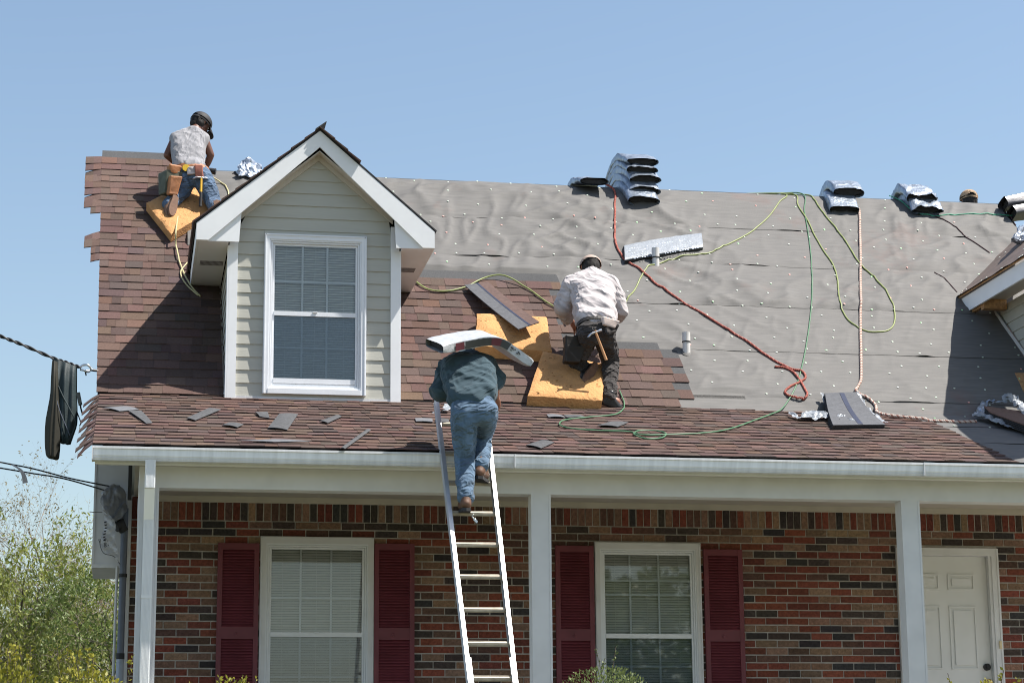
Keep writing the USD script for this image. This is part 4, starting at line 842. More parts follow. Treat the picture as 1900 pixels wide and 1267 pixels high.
# opened pack on the break of the roof
def crumple(path, w, seed, name, parent, mm=wrapw, amp=.05, nrm=(0, -.5, .86)):
    p = spline(path, 9); n = len(p); nv = np.array(nrm); tg = np.gradient(p, axis=0); tg /= np.linalg.norm(tg, axis=1, keepdims=True); sd = np.cross(tg, nv); sd /= np.linalg.norm(sd, axis=1, keepdims=True); m_ = 12; wv = np.broadcast_to(w, (n,)) if np.ndim(w) == 0 else np.interp(np.linspace(0, 1, n), np.linspace(0, 1, len(w)), w)
    V = np.empty((n, m_, 3))
    for j in range(m_): V[:, j] = p + sd * ((j / (m_ - 1) - .5) * wv)[:, None]
    q = V * 15 + seed; V = V + nv * ((np.abs(2 * noise(q) - 1)) * amp * 1.4 + (np.abs(2 * noise(q * 2.3) - 1)) * amp * .7)[..., None] + sd[:, None] * ((noise(q * 1.3 + 9) - .5) * amp * 1.5)[..., None]
    return part(name, grid_mesh(V), mm, parent, False)
op = thing('opened_bundle', 'opened grey shingle bundle, its white wrapper torn off to the left, below the striped rope', 'shingle bundle')
c = [np.array(v) for v in ((5.937, -1.414, 3.339), (6.468, -1.261, 3.383), (6.543, -0.33, 3.855), (6.232, -0.355, 3.832))]
for k in range(6):
    o = NU * (.010 * k - .05); u, v = np.meshgrid(np.linspace(0, 1, 10), np.linspace(0, 1, 14), indexing='ij'); sg = .05 * np.sin(np.pi * v) * 1.0
    Pq = c[0] * ((1 - u) * (1 - v))[..., None] + c[1] * (u * (1 - v))[..., None] + c[2] * (u * v)[..., None] + c[3] * ((1 - u) * v)[..., None]; Pq = Pq - NU * sg[..., None] * .55 + o + np.array([.004 * (k % 2), 0, 0])
    m = MB(); m.add(*grid_mesh(Pq)); m.add(*grid_mesh(Pq - NU * .008))
    for a in (Pq[0], Pq[-1], Pq[:, 0], Pq[:, -1]): m.add(*grid_mesh(np.stack([a, a - NU * .008])))
    m.build('shingle', shback if k == 5 else wrapcore, op)
vs = np.linspace(.02, .98, 12); st_ = np.array([c[0] * (.52 * 0 + .46) * (1 - q) + c[1] * .54 * (1 - q) + c[2] * .54 * q + c[3] * .46 * q - NU * .05 * math.sin(math.pi * q) * .55 + NU * .002 for q in vs])
m = MB()
for k in range(11): a, b = st_[k], st_[k + 1]; m.obox((a + b) / 2, (b - a) / 2, np.array([.022, 0, 0]), NU * .0015)
m.build('sealant_strip', sealant, op)
crumple([(5.766, -0.711, 3.559), (5.805, -0.929, 3.481), (5.944, -0.888, 3.506), (6.031, -0.853, 3.529), (6.107, -0.921, 3.494), (6.141, -1.109, 3.427), (6.253, -1.143, 3.404)], [.02, .12, .20, .17, .16, .12, .06], 5, 'torn_wrapper', op, amp=.03)
crumple([(6.225, -0.313, 3.829), (6.216, -0.393, 3.743), (6.192, -0.546, 3.639), (6.132, -0.807, 3.535)], .035, 9, 'torn_wrapper', op, amp=.02)
crumple([(6.557, -0.318, 3.852), (6.573, -0.381, 3.755), (6.581, -0.55, 3.638), (6.546, -0.891, 3.505), (6.496, -1.198, 3.395)], .035, 12, 'torn_wrapper', op, amp=.02)
op2 = thing('opened_bundle', 'opened bundle of brown shingles in a crumpled white wrapper at the right edge', 'shingle bundle')
brownf = mat('brown_shingle_face', (.125, .072, .052), .9, .25, 40.)
c = [np.array(v) for v in ((7.629, -0.826, 3.592), (7.695, -1.743, 3.264), (8.09, -0.999, 3.551), (7.664, -0.625, 3.685))]
for k in range(5):
    m = MB(); o = np.array([0, 0, -.016 * k]); m.hexa([c[0] + o, c[1] + o, c[2] + o, c[3] + o] + [q + o + np.array([0, 0, .010]) for q in c]); m.build('shingle', brownf if k == 0 else wrapcore, op2)
crumple([(7.515, -0.794, 3.55), (7.56, -0.763, 3.572), (7.601, -0.811, 3.544), (7.608, -1.033, 3.465), (7.682, -1.209, 3.391), (7.754, -1.328, 3.338), (7.823, -1.399, 3.313)], [.10, .16, .10, .08, .10, .14, .12], 15, 'torn_wrapper', op2, amp=.03)
crumple([(7.879, -0.321, 3.773), (7.949, -0.408, 3.773), (8.008, -0.378, 3.827), (8.036, -0.43, 3.787), (8.025, -0.606, 3.702), (7.953, -0.904, 3.585), (7.983, -1.061, 3.508)], [.04, .07, .12, .13, .10, .14, .12], 19, 'torn_wrapper', op2, amp=.035)
crumple([(7.545, -0.758, 3.553), (7.685, -0.522, 3.68), (7.827, -0.268, 3.792), (7.924, -0.258, 3.817)], [.09, .07, .05, .03], 23, 'torn_wrapper', op2, mm=wrap, amp=.02)
# crumpled packs higher up
def wad(pts, seed, name, label, mm, group=None, amp=.05):
    """A crumpled wrapper: a hull broken up by folds."""
    mf = manifold3d.Manifold.hull_points(np.array(pts, np.float32)).refine_to_length(.03).to_mesh(); v = np.array(mf.vert_properties[:, :3], float); t = trimesh.Trimesh(v, mf.tri_verts, process=False); n = t.vertex_normals
    v = v + n * ((np.abs(2 * noise(v * 11 + seed) - 1) - .4) * amp + (np.abs(2 * noise(v * 26 + seed) - 1) - .4) * amp * .5)[:, None]
    o = thing(name, label, 'wrapper'); part('plastic', (v, mf.tri_verts), mm, o, False); return o
wad([(1.006, 2.9, 6.833), (1.062, 2.9, 6.865), (1.19, 2.95, 6.839), (1.253, 2.95, 6.759), (1.21, 2.75, 6.602), (1.089, 2.7, 6.576), (0.979, 2.75, 6.633), (0.971, 2.85, 6.745), (1.084, 3.1, 6.874), (1.21, 3.1, 6.85)], 3, 'crumpled_wrapper', 'crumpled clear plastic wrapper on the ridge left of the dormer peak', wrap)
sheet('shingle_scrap', [(0.916, 2.837, 6.645), (1.139, 2.786, 6.598), (1.163, 2.836, 6.643), (0.951, 2.888, 6.691)], wrapcore, 'dark scrap under the crumpled wrapper on the ridge', 'shingle scrap', th=.01, n=6)
wad([(8.8, 1.044, 5.837), (8.9, 1.113, 5.94), (9.1, 1.4, 6.033), (9.1, 1.287, 5.868), (8.9, 0.979, 5.738), (8.75, 0.906, 5.696), (8.72, 0.998, 5.708), (8.7, 0.851, 5.736)], 8, 'crumpled_wrapper', 'torn dark and silver wrapper on the roof of the right dormer', wrap)
# ---------------------------------------------------------------- people
ICO = np.array(trimesh.creation.icosphere(2).vertices); ICO1 = np.array(trimesh.creation.icosphere(1).vertices)
def hullof(sp, fine=True):
    I = ICO if fine else ICO1
    return manifold3d.Manifold.hull_points(np.vstack([np.asarray(p, float) + I * r for p, r in sp]).astype(np.float32))
def flesh(groups, edge=.02, it=8, disp=None, fine=True):
    """Union of the hulls of the groups of spheres, refined, smoothed and then displaced along its normals."""
    mf = manifold3d.Manifold()
    for gq in groups: mf = mf + hullof(gq, fine)
    m_ = mf.refine_to_length(edge).to_mesh(); t = trimesh.Trimesh(np.array(m_.vert_properties[:, :3], float), m_.tri_verts, process=True)
    keep = lambda t_, v0, lim: setattr(t_, 'vertices', np.where((np.linalg.norm(np.nan_to_num(np.array(t_.vertices), nan=99.) - v0, axis=1) > lim)[:, None], v0, np.nan_to_num(np.array(t_.vertices))))
    v0 = np.array(t.vertices); trimesh.smoothing.filter_taubin(t, lamb=.5, nu=.52, iterations=it); keep(t, v0, .03)
    if disp is not None:
        n = np.array(t.vertex_normals); v = np.array(t.vertices); t = trimesh.Trimesh(v + n * disp(v, n)[:, None], t.faces, process=False)
        v0 = np.array(t.vertices); trimesh.smoothing.filter_taubin(t, lamb=.4, nu=.41, iterations=2); keep(t, v0, .02)
    return np.array(t.vertices), np.array(t.faces)
def folds(direction, freq, amp, seed, warp=.35, sharp=1.6, along=.16):
    """Cloth folds that run along 'direction'."""
    d = np.array(direction, float); d /= np.linalg.norm(d)
    def f(v, n):
        a = v @ d; q = (v - a[:, None] * d) * freq + (a * freq * along)[:, None] * d + seed * 3.7
        q = q + warp * (fbm(v * 5 + seed)[:, None] - .5) * 2
        return amp * ((1 - np.abs(2 * noise(q) - 1)) ** sharp - .35) + amp * .35 * ((1 - np.abs(2 * noise(q * 2.1 + 7) - 1)) ** 2 - .3)
    return f
def chain(pts, rs): return [[(pts[i], rs[i]), (pts[i + 1], rs[i + 1])] for i in range(len(pts) - 1)]
def A_(p): return np.array(p, float)
def lerp(a, b, t): return A_(a) + (A_(b) - A_(a)) * t
def unit(v): v = A_(v); return v / np.linalg.norm(v)
def hand_groups(wrist, d, n, s, curl=.8, k=1.0):
    """d: along the hand, n: out of the back of the hand, s: towards the thumb."""
    w, d, n = A_(wrist), unit(d), unit(n); n = unit(n - d * (n @ d)); s_ = np.cross(d, n) * s; G = []
    kn = [w + d * .085 * k + s_ * o * k for o in (.030, .011, -.009, -.027)]
    G.append([(w, .022 * k), (w + d * .03 * k + s_ * .02 * k, .016 * k), (w + d * .03 * k - s_ * .02 * k, .015 * k), (kn[0], .0115 * k), (kn[3], .0105 * k)])
    for i, L in enumerate((.040, .046, .043, .034)):
        p = kn[i]; a = 0.; L = L * k
        for q in range(3):
            a += curl * (.55 + .25 * q); p2 = p + (d * math.cos(a) - n * math.sin(a)) * L; G.append([(p, (.0092 - .0006 * q) * k), (p2, (.0086 - .0008 * q) * k)]); p = p2; L *= .72
    b = w + d * .028 * k + s_ * .022 * k; t1 = b + unit(s_ * .8 + d * .7 - n * .2) * .040 * k; t2 = t1 + unit(d * .7 - n * .7 * curl - s_ * .1) * .034 * k
    G += [[(b, .014 * k), (t1, .0115 * k)], [(t1, .011 * k), (t2, .0092 * k)]]; return G
def frame_of(f, upish=(0, 0, 1)):
    f = unit(f); s = unit(np.cross(f, upish)); return f, np.cross(s, f), s       # forward, up, to the person's right
def head_groups(c, F, k=1.0):
    f, u, s = F; c = A_(c); G = []
    G.append([(c + u * .03 + f * .025, .074 * k), (c + u * .025 - f * .028, .076 * k), (c + u * .0 + f * .045, .055 * k)])
    G.append([(c + f * .03 - u * .01, .066 * k), (c + f * .058 - u * .078, .026 * k), (c + f * .02 - u * .062 + s * .035, .03 * k), (c + f * .02 - u * .062 - s * .035, .03 * k)])
    G.append([(c + f * .088 + u * .012, .009 * k), (c + f * .108 - u * .024, .012 * k), (c + f * .090 - u * .028 + s * .010, .008 * k), (c + f * .090 - u * .028 - s * .010, .008 * k)])
    for q in (1, -1): G.append([(c + s * q * .076 - f * .005 + u * .018, .012), (c + s * q * .083 - f * .014 + u * .012, .010), (c + s * q * .075 - f * .004 - u * .022, .010)])
    G.append([(c + f * .080 + u * .030 + s * .035, .012), (c + f * .080 + u * .030 - s * .035, .012)])
    G.append([(c + f * .084 - u * .052 + s * .016, .008), (c + f * .084 - u * .052 - s * .016, .008)]); return G
def dome(c, F, ru, rs, rf, low, hole=None, n=28, m_=14, off=0.):
    """Crown of a cap: an ellipsoid's upper part; hole: half-angle and height of the arch left open at the back."""
    f, u, s = F; c = A_(c); V = []; FQ = []
    for i in range(m_ + 1):
        th = i / m_ * (math.pi / 2 + low)
        for j in range(n):
            ph = j / n * 2 * math.pi; V.append(c + u * ru * math.cos(th) + (f * rf * math.cos(ph) + s * rs * math.sin(ph)) * math.sin(th))
    for i in range(m_):
        for j in range(n):
            k = (j + 1) % n; ph = ((j + .5) / n * 2 * math.pi) % (2 * math.pi); back = abs(ph - math.pi); zrel = math.cos((i + .5) / m_ * (math.pi / 2 + low))
            if hole and zrel < hole[1] * math.sqrt(max(0, 1 - (back / hole[0]) ** 2)) and zrel > hole[2]: continue
            a, b, e, d = i * n + j, i * n + k, (i + 1) * n + k, (i + 1) * n + j; FQ += [(a, d, e), (a, e, b)]
    V, FQ = np.array(V), np.array(FQ); used, inv = np.unique(FQ, return_inverse=True); return V[used], inv.reshape(-1, 3)
def visor(c, F, rs, rf, L, drop):
    f, u, s = F; c = A_(c); P = np.empty((15, 6, 3))
    for i, a in enumerate(np.linspace(-1.15, 1.15, 15)):
        e = c + f * rf * math.cos(a) + s * rs * math.sin(a)
        for j, t in enumerate(np.linspace(0, 1, 6)):
            P[i, j] = e + f * L * t * math.cos(a * .95) ** .8 - u * (drop * t * t + .022 * (abs(a) / 1.15) ** 2 * t + .0) + s * math.sin(a) * .012 * t
    m = MB(); m.add(*grid_mesh(P)); m.add(*grid_mesh(P - u * .004)); return m
skin_mats = {}
def person(name, label, J, head_f, skin, hairc, cap_mat, shirt_mat, trouser_mat, shoe_mat, sleeve, shirt_fold, trouser_fold, hem, legs=True, cap_open=(.5, .18, -.2), sole_mat=None, shirt_r=0.016, build=1.0, beltm=None, head_up=(0, 0, 1), arm_r=1.0, vis=True):
    p = thing('person', label, 'person', group='roofers at work'); J = {k: A_(v) for k, v in J.items()}; F = frame_of(head_f, head_up); f, u, s = F
    S = unit(J['shR'] - J['shL']); B = build; chest, waist = J['chest'], J['waist']
    cl, cr = chest - S * .085 * B, chest + S * .085 * B; wl, wr = waist - S * .075 * B, waist + S * .075 * B
    def torso(e, low=True):
        G = [[(J['shL'], .058 + e), (J['shR'], .058 + e), (cl, .098 * B + e), (cr, .098 * B + e), (J['neck'] - u * .01, .05 + e)], [(cl, .098 * B + e), (cr, .098 * B + e), (wl, .088 * B + e), (wr, .088 * B + e)]]
        if low: G.append([(wl, .088 * B + e), (wr, .088 * B + e), (J['hipL'], .095 + e), (J['hipR'], .095 + e)])
        return G
    arm = lambda q, e, r=1.: chain([J['sh' + q], lerp(J['sh' + q], J['el' + q], .5), J['el' + q], lerp(J['el' + q], J['ha' + q], .45), lerp(J['el' + q], J['ha' + q], .92)], [(.058 + e) * r, (.050 + e) * r, (.041 + e) * r, (.040 + e) * r, (.027 + e) * r])
    G = head_groups(J['head'], F) + [[(J['head'] - u * .045 - f * .012, .056), (J['neck'], .056)]] + torso(-.008)
    for q, sg in (('L', 1), ('R', -1)):
        G += arm(q, -.004, arm_r); d = unit(J['ha' + q] - J['el' + q]); G += hand_groups(lerp(J['el' + q], J['ha' + q], .93), d, (S * -sg * .3 + [0, -.4, .8]) , sg, .75)
        if legs: G += chain([J['hip' + q], J['kn' + q], J['an' + q], J['an' + q] + (J['to' + q] - J['an' + q]) * .5], [.085, .055, .036, .035])
    part('body', flesh(G, .02, 5), skin, p, True)
    # eyes
    for sg in (1, -1):
        e = J['head'] + f * .080 + s * sg * .030 + u * .010; part('eye', trimesh.creation.icosphere(2, .0125).apply_translation(e), MATS['eye'], p, True)
    # hair: full at the back and sides under the cap
    hg = [[(J['head'] + u * .034 - f * .026, .082), (J['head'] - f * .032 + u * .0, .080), (J['head'] - f * .045 - u * .045, .056)], [(J['head'] + u * .02 - f * .01 + s * .02, .066), (J['head'] + s * .040 - f * .030 - u * .035, .046)], [(J['head'] + u * .02 - f * .01 - s * .02, .066), (J['head'] - s * .040 - f * .030 - u * .035, .046)]]
    part('hair', flesh(hg, .014, 3, lambda v, n: (noise(v * [70, 70, 25]) - .5) * .012), hairc, p, True)
    if cap_mat:
        cc = J['head'] + u * .028 + f * .002; cp = thing('cap', parent=p)
        part('crown', dome(cc, F, .098, .104, .122, .30, cap_open or None), cap_mat, cp, True)
        if vis: visor(cc - u * .022, F, .100, .116, .085, .03).build('visor', cap_mat, cp, 60)
        if cap_open and cap_open[0] < .8:
            st = [cc - f * .121 * math.cos(a) + s * .103 * math.sin(a) - u * .020 for a in np.linspace(-.75, .75, 12)]; m = MB()
            for a, b in zip(st[:-1], st[1:]): m.obox((a + b) / 2, (b - a) / 2 * 1.05, u * .009, unit(np.cross(b - a, u)) * .0012)
            m.build('strap', cap_mat, cp)
        part('button', trimesh.creation.icosphere(1, .008).apply_translation(cc + u * .099), cap_mat, cp)
    # shirt
    T = torso(shirt_r, False) + [[(wl, .090 * B + shirt_r), (wr, .090 * B + shirt_r), (lerp(J['waist'], J['hipL'], hem) , .114 + shirt_r * .9), (lerp(J['waist'], J['hipR'], hem), .114 + shirt_r * .9)]]
    if sleeve > 0:
        for q in 'LR':
            pts = [J['sh' + q], lerp(J['sh' + q], J['el' + q], .5), J['el' + q], lerp(J['el' + q], J['ha' + q], .45), lerp(J['el' + q], J['ha' + q], .85)]; rs = [.062 + shirt_r, .060 + shirt_r, .055 + shirt_r * .8, .050 + shirt_r * .6, .042 + shirt_r * .3]
            if sleeve <= 1: pts = pts[:2] + [lerp(J['sh' + q], J['el' + q], sleeve)]; rs = rs[:2] + [.062 + shirt_r]
            elif sleeve < 2: pts = pts[:3] + [lerp(J['el' + q], J['ha' + q], sleeve - 1)]; rs = rs[:4]
            T += chain(pts, rs)
    if sleeve > 0: T.append([(J['neck'] - u * .005, .062), (J['neck'] + u * .015, .060)])
    part('shirt', flesh(T, .013, 7, shirt_fold), shirt_mat, p, True)
    if legs:
        G = [[(lerp(waist, (J['hipL'] + J['hipR']) / 2, .62) - S * .07, .094), (lerp(waist, (J['hipL'] + J['hipR']) / 2, .62) + S * .07, .094), (J['hipL'], .101), (J['hipR'], .101)]]
        for q in 'LR':
            k = J['kn' + q]; G += chain([J['hip' + q], lerp(J['hip' + q], k, .5), k, lerp(k, J['an' + q], .5), lerp(k, J['an' + q], .95)], [.101, .090, .073, .066, .063])
        part('trousers', flesh(G, .014, 7, trouser_fold), trouser_mat, p, True)
        if beltm is not None:
            c = lerp(waist, (J['hipL'] + J['hipR']) / 2, .55); ax = unit(waist - (J['hipL'] + J['hipR']) / 2); fw = unit(np.cross(S, ax)); ring = [c + S * .182 * math.cos(a) + fw * .122 * math.sin(a) for a in np.linspace(0, 2 * math.pi, 33)]; m = MB()
            for a, b in zip(ring[:-1], ring[1:]): m.obox((a + b) / 2, (b - a) / 2 * 1.06, ax * .022, unit(np.cross(b - a, ax)) * .003)
            m.build('belt', beltm, p)
        for q in 'LR':
            an, to = J['an' + q], J['to' + q]; d = unit(to - an); up_ = J['up' + q] if 'up' + q in J else unit(J['kn' + q] - an); up_ = unit(up_ - d * (up_ @ d)); sd = np.cross(d, up_); h = an - up_ * .045
            sh = thing('shoe', parent=p)
            part('upper', flesh([[(an + up_ * .045, .043), (h - d * .030, .041)], [(an, .046), (h + d * .02, .040), (h - d * .038, .038)], [(an + d * .02, .044), (h + d * .10 + sd * .018, .034), (h + d * .10 - sd * .018, .034), (h, .038)], [(h + d * .10 + sd * .018, .034), (h + d * .10 - sd * .018, .034), (h + d * .165, .030)]], .014, 4), shoe_mat, sh, True)
            m = MB(); pr_ = [(-.078, 0), (-.06, .034), (0, .036), (.08, .046), (.14, .044), (.19, .022), (.20, 0), (.19, -.022), (.14, -.044), (.08, -.046), (0, -.036), (-.06, -.034)]
            m.prism([h + d * a + sd * b - up_ * .034 for a, b in pr_], -up_ * .024); m.build('sole', sole_mat or rubber, sh)
    return p, J
mat('eye', (.7, .68, .66), .3, .02)
skinA = mat('brown_skin', (.115, .048, .030), .5, .1, 14.); skinB = mat('tan_skin', (.30, .135, .088), .5, .1, 14.)
hair = mat('black_hair', (.010, .008, .007), .8, .3, 60.)
vest = clothmat('grey_vest', (.235, .235, .25), 1.2, 9., .6, .035, .05, .10, 2.6); shirtw = clothmat('white_shirt', (.40, .37, .375), -.6, 6., .55, .045, .04, .35, 2.4); teal = clothmat('teal_tshirt', (.036, .062, .078), .55, 8., .65, .03, .08, .2, 2.4)
jeans = clothmat('blue_jeans', (.072, .112, .175), .3, 13., .9, .03, .3, .4); jeans2 = clothmat('light_jeans', (.080, .128, .19), .25, 12., .9, .03, .28, .4); dark = clothmat('charcoal_trousers', (.036, .032, .031), .3, 12., 1., .035, .2, .4)
boot = mat('tan_boot', (.14, .078, .045), .7, .2, 20., bump=.2, bscale=60.); boot2 = mat('brown_boot', (.105, .052, .030), .6, .25, 20.); shoeb = mat('black_shoe', (.016, .015, .015), .35, .2, 10.)
solem = mat('worn_sole', (.115, .062, .038), .8, .2, 30.); capb = mat('black_cap', (.014, .014, .016), .7, .2, 10.); capw = mat('pale_cap', (.36, .28, .235), .8, .05, 10.)
camo = mat('mottled_cap', (.10, .075, .045), .85, .1, 22., col2=(.36, .24, .15), lo=.42, hi=.55); leather = mat('leather', (.30, .125, .05), .6, .2, 14., bump=.2); canvas = mat('olive_canvas', (.075, .085, .065), .85, .2, 14.); blackl = mat('black_leather', (.012, .010, .009), .6, .2, 14.)
# the man in the grey vest
JA = dict(head=(0.566, 2.44, 7.055), neck=(0.513, 2.37, 6.954), shL=(0.323, 2.33, 6.851), shR=(0.597, 2.34, 6.862), chest=(0.445, 2.3, 6.761), waist=(0.452, 2.17, 6.526), hipL=(0.427, 2.12, 6.379), hipR=(0.583, 2.12, 6.392), elL=(0.235, 2.3, 6.659), elR=(0.678, 2.36, 6.698), haL=(0.393, 2.44, 6.571), haR=(0.623, 2.44, 6.559),
          knL=(0.404, 2.145, 6.244), anL=(0.261, 2.02, 6.05), toL=(0.222, 1.92, 5.848), knR=(0.703, 2.006, 6.104), anR=(0.743, 1.86, 5.952), toR=(0.774, 1.78, 5.82), upL=(.35, -.75, .55), upR=(.1, -.75, .6))
JA['upL'] = (-.35, .75, .2); JA['upR'] = (-.1, .75, .2)
pa, ja = person('person', 'man in a grey sleeveless vest and black cap kneeling beside the left dormer', JA, (.62, .48, -.50), skinA, hair, capb, vest, jeans, boot, 0., folds((.45, .2, -.9), 17., .006, 3, .12, 2.4, .05), folds((.3, .1, -.9), 14., .016, 5), .38, sole_mat=solem, shirt_r=.012, build=.92, beltm=leather)
# the man in the white shirt
JB = dict(head=(4.137, 0.04, 5.038), neck=(4.128, -0.03, 4.953), shL=(3.95, -0.08, 4.857), shR=(4.282, -0.08, 4.868), chest=(4.106, -0.13, 4.753), waist=(4.091, -0.36, 4.46), hipL=(3.995, -0.47, 4.297), hipR=(4.134, -0.47, 4.311), elL=(3.839, -0.06, 4.627), elR=(4.389, -0.06, 4.635), haL=(3.994, 0.18, 4.534), haR=(4.359, 0.2, 4.555),
          knL=(3.927, -0.21, 4.086), anL=(4.012, -0.25, 4), toL=(3.908, -0.33, 3.851), knR=(4.252, -0.22, 4.113), anR=(4.177, -0.45, 3.711), toR=(4.317, -0.42, 3.666), upL=(-.3, .8, .2), upR=(0, -.2, 1))
pb, jb = person('person', 'man in a white long-sleeved shirt and pale cap kneeling on one knee on foam', JB, (.03, .95, -.20), skinB, hair, capw, shirtw, dark, shoeb, 1.55, folds((.75, .1, -.5), 9., .026, 8), folds((.8, .1, -.35), 15., .018, 2), .22, cap_open=(1.05, .42, -.3), sole_mat=solem, shirt_r=.022, build=1.0, beltm=blackl)
# the man on the ladder
JC = dict(head=(2.559, -2.58, 3.537), neck=(2.534, -2.74, 3.563), shL=(2.371, -2.86, 3.448), shR=(2.658, -2.86, 3.465), chest=(2.495, -2.98, 3.402), waist=(2.502, -3.14, 3.173), hipL=(2.431, -3.2, 3.031), hipR=(2.587, -3.2, 3.043), elL=(2.302, -2.9, 3.26), elR=(2.725, -2.84, 3.368), haL=(2.387, -2.58, 3.377), haR=(2.771, -2.66, 3.259),
          knL=(2.461, -3.02, 2.732), anL=(2.445, -3.17, 2.389), toL=(2.459, -2.95, 2.396), knR=(2.646, -2.76, 2.948), anR=(2.584, -3.03, 2.65), toR=(2.66, -2.82, 2.643), upL=(0, -.15, 1), upR=(0, -.2, 1))
pc, jc = person('person', 'man in a teal shirt and light jeans climbing the ladder under a shingle bundle', JC, (0, .72, -.6), skinB, hair, None, teal, jeans2, boot2, .99, folds((.75, .1, -.55), 11., .022, 4), folds((.5, .1, .6), 11., .014, 6), .14, sole_mat=rubber, shirt_r=.020, build=1.02)
# behind the ridge: only the cap shows
hD = A_((9.298, 3.36, 6.866)); oD = lambda x, y, z: hD + np.array([x, y, z])
JD = dict(head=hD, neck=oD(0, .0, -.14), shL=oD(-.18, .03, -.22), shR=oD(.18, .03, -.22), chest=oD(0, .08, -.36), waist=oD(0, .10, -.60), hipL=oD(-.09, .12, -.74), hipR=oD(.09, .12, -.74), elL=oD(-.26, .20, -.46), elR=oD(.26, .20, -.46), haL=oD(-.12, .42, -.52), haR=oD(.12, .42, -.52),
          knL=oD(-.12, .52, -.80), knR=oD(.12, .52, -.80), anL=oD(-.12, .30, -1.02), anR=oD(.12, .30, -1.02), toL=oD(-.12, .42, -1.10), toR=oD(.12, .42, -1.10))
person('person', 'person behind the ridge, only a mottled brown cap in view', JD, (.05, .95, -.12), skinB, hair, camo, shirtw, dark, shoeb, 1.5, folds((.7, .1, -.5), 9., .02, 1), folds((.7, .1, -.5), 12., .015, 1), .3)
# --- what they wear and carry
def hammer(headp, hend, claw, label, hm, grip=None, hl=.13):
    a, b = A_(headp), A_(hend); d = unit(b - a); c = unit(A_(claw) - d * (A_(claw) @ d)); n = np.cross(d, c); h = thing('hammer', label, 'hammer')
    m = MB(); m.tube([a - c * .060, a - c * .030], .0135, 12).tube([a - c * .034, a + c * .02], [.010, .012], 10)
    for q in (1, -1): m.tube(spline([a + c * .015 + n * q * .004, a + c * .05 + n * q * .008 + d * .004, a + c * .085 + n * q * .011 + d * .022], 5), [.010] * 5 + [.008] * 5 + [.004], 6)
    m.build('hammer_head', steel, h, 40)
    q = lerp(a, b, .5); MB().tube([a - d * .015, a + d * .05, q if grip else lerp(a, b, .6), q + d * .001 if grip else b], [.011, .0115, .0125, .0135 if not grip else .0125], 10).build('handle', hm, h, 40)
    if grip: MB().tube([q, q + d * .02, b - d * .02, b], [.0135, .0155, .0150, .0175], 12).build('grip', grip, h, 40)
    return h
yel = mat('yellow_fibreglass', (.62, .36, .035), .4, .06); woodh = mat('hickory_handle', (.42, .22, .10), .5, .2, 40., stretch=(1, 1, .15))
hammer((0.577, 1.985, 6.34), (0.574, 1.96, 6.035), (-1, -.15, .1), 'claw hammer with a yellow handle and black grip at the belt of the grey-vested man', yel, rubber)
hammer((4.028, -0.615, 4.28), (4.125, -0.6, 4.03), (-1, -.1, -.2), 'claw hammer with a wooden handle at the belt of the white-shirted man', woodh)
def pouch(name, c, ax, ay, az, m_, parent, seed, flare=1.15):
    c, ax, ay, az = map(A_, (c, ax, ay, az)); sp = []
    for i in (-1, 1):
        for j in (-1, 1): sp += [(c + ax * i * flare + ay * j * flare + az, .012), (c + ax * i * .8 + ay * j * .8 - az, .014)]
    part(name, flesh([sp], .02, 3, lambda v, n: (noise(v * 22 + seed) - .5) * .014), m_, parent, True)
# grey vest: canvas and leather pouch on the left hip, holster behind the right, white cloth, drill of nails
ca = A_((0.261, 2.06, 6.287))
pouch('tool_pouch', ca, (.065, .02, .0), (-.03, .05, 0), (.012, .0, .105), canvas, pa, 3)
pouch('pouch_pocket', A_((0.303, 1.99, 6.245)), (.042, .01, 0), (-.01, .02, 0), (.012, 0, .085), leather, pa, 5)
pouch('pouch_fringe', A_((0.305, 2.03, 6.421)), (.045, .02, .0), (-.01, .03, 0), (0, 0, .03), leather, pa, 6)
pouch('holster', A_((0.551, 2, 6.411)), (.032, 0, 0), (0, .02, 0), (-.004, 0, .050), mat('red_leather', (.26, .09, .06), .6), pa, 7, .9)
pouch('waist_cloth', A_((0.493, 2.015, 6.419)), (.045, 0, .008), (0, .012, 0), (.01, 0, .028), shirtw, pa, 9)
tp = thing('tape_measure', 'yellow tape measure clipped to the back of the grey-vested man\'s belt', 'tape measure'); c = A_((0.422, 2.02, 6.443))
part('case', trimesh.creation.cylinder(.036, .036, sections=20).apply_transform(trimesh.transformations.rotation_matrix(math.pi / 2, [1, .1, 0])).apply_translation(c), mat('yellow_case', (.62, .40, .03), .4), tp, 40)
MB().box(c[0] - .035, c[0] + .04, c[1] - .012, c[1] + .02, c[2] - .045, c[2] - .026).box(c[0] + .022, c[0] + .04, c[1] - .014, c[1] + .02, c[2] - .03, c[2] + .0).build('clip', black, tp)
ng = thing('nail_gun', 'black nail gun in the right hand of the grey-vested man', 'nail gun'); c = A_((0.673, 2.44, 6.555))
MB().tube([c + [-.05, .0, .01], c + [.05, -.01, -.01]], [.026, .032], 14).tube([c + [.05, -.01, -.01], c + [.062, -.012, -.012]], [.035, .034], 14).build('body', black, ng, 40); MB().obox(c + [-.05, .0, -.045], (.018, 0, .01), (0, .016, 0), (.012, 0, -.045)).build('handle', rubber, ng); MB().obox(c + [0, .04, -.07], (.012, .05, -.02), (.012, 0, 0), (0, .008, .02)).build('magazine', black, ng)
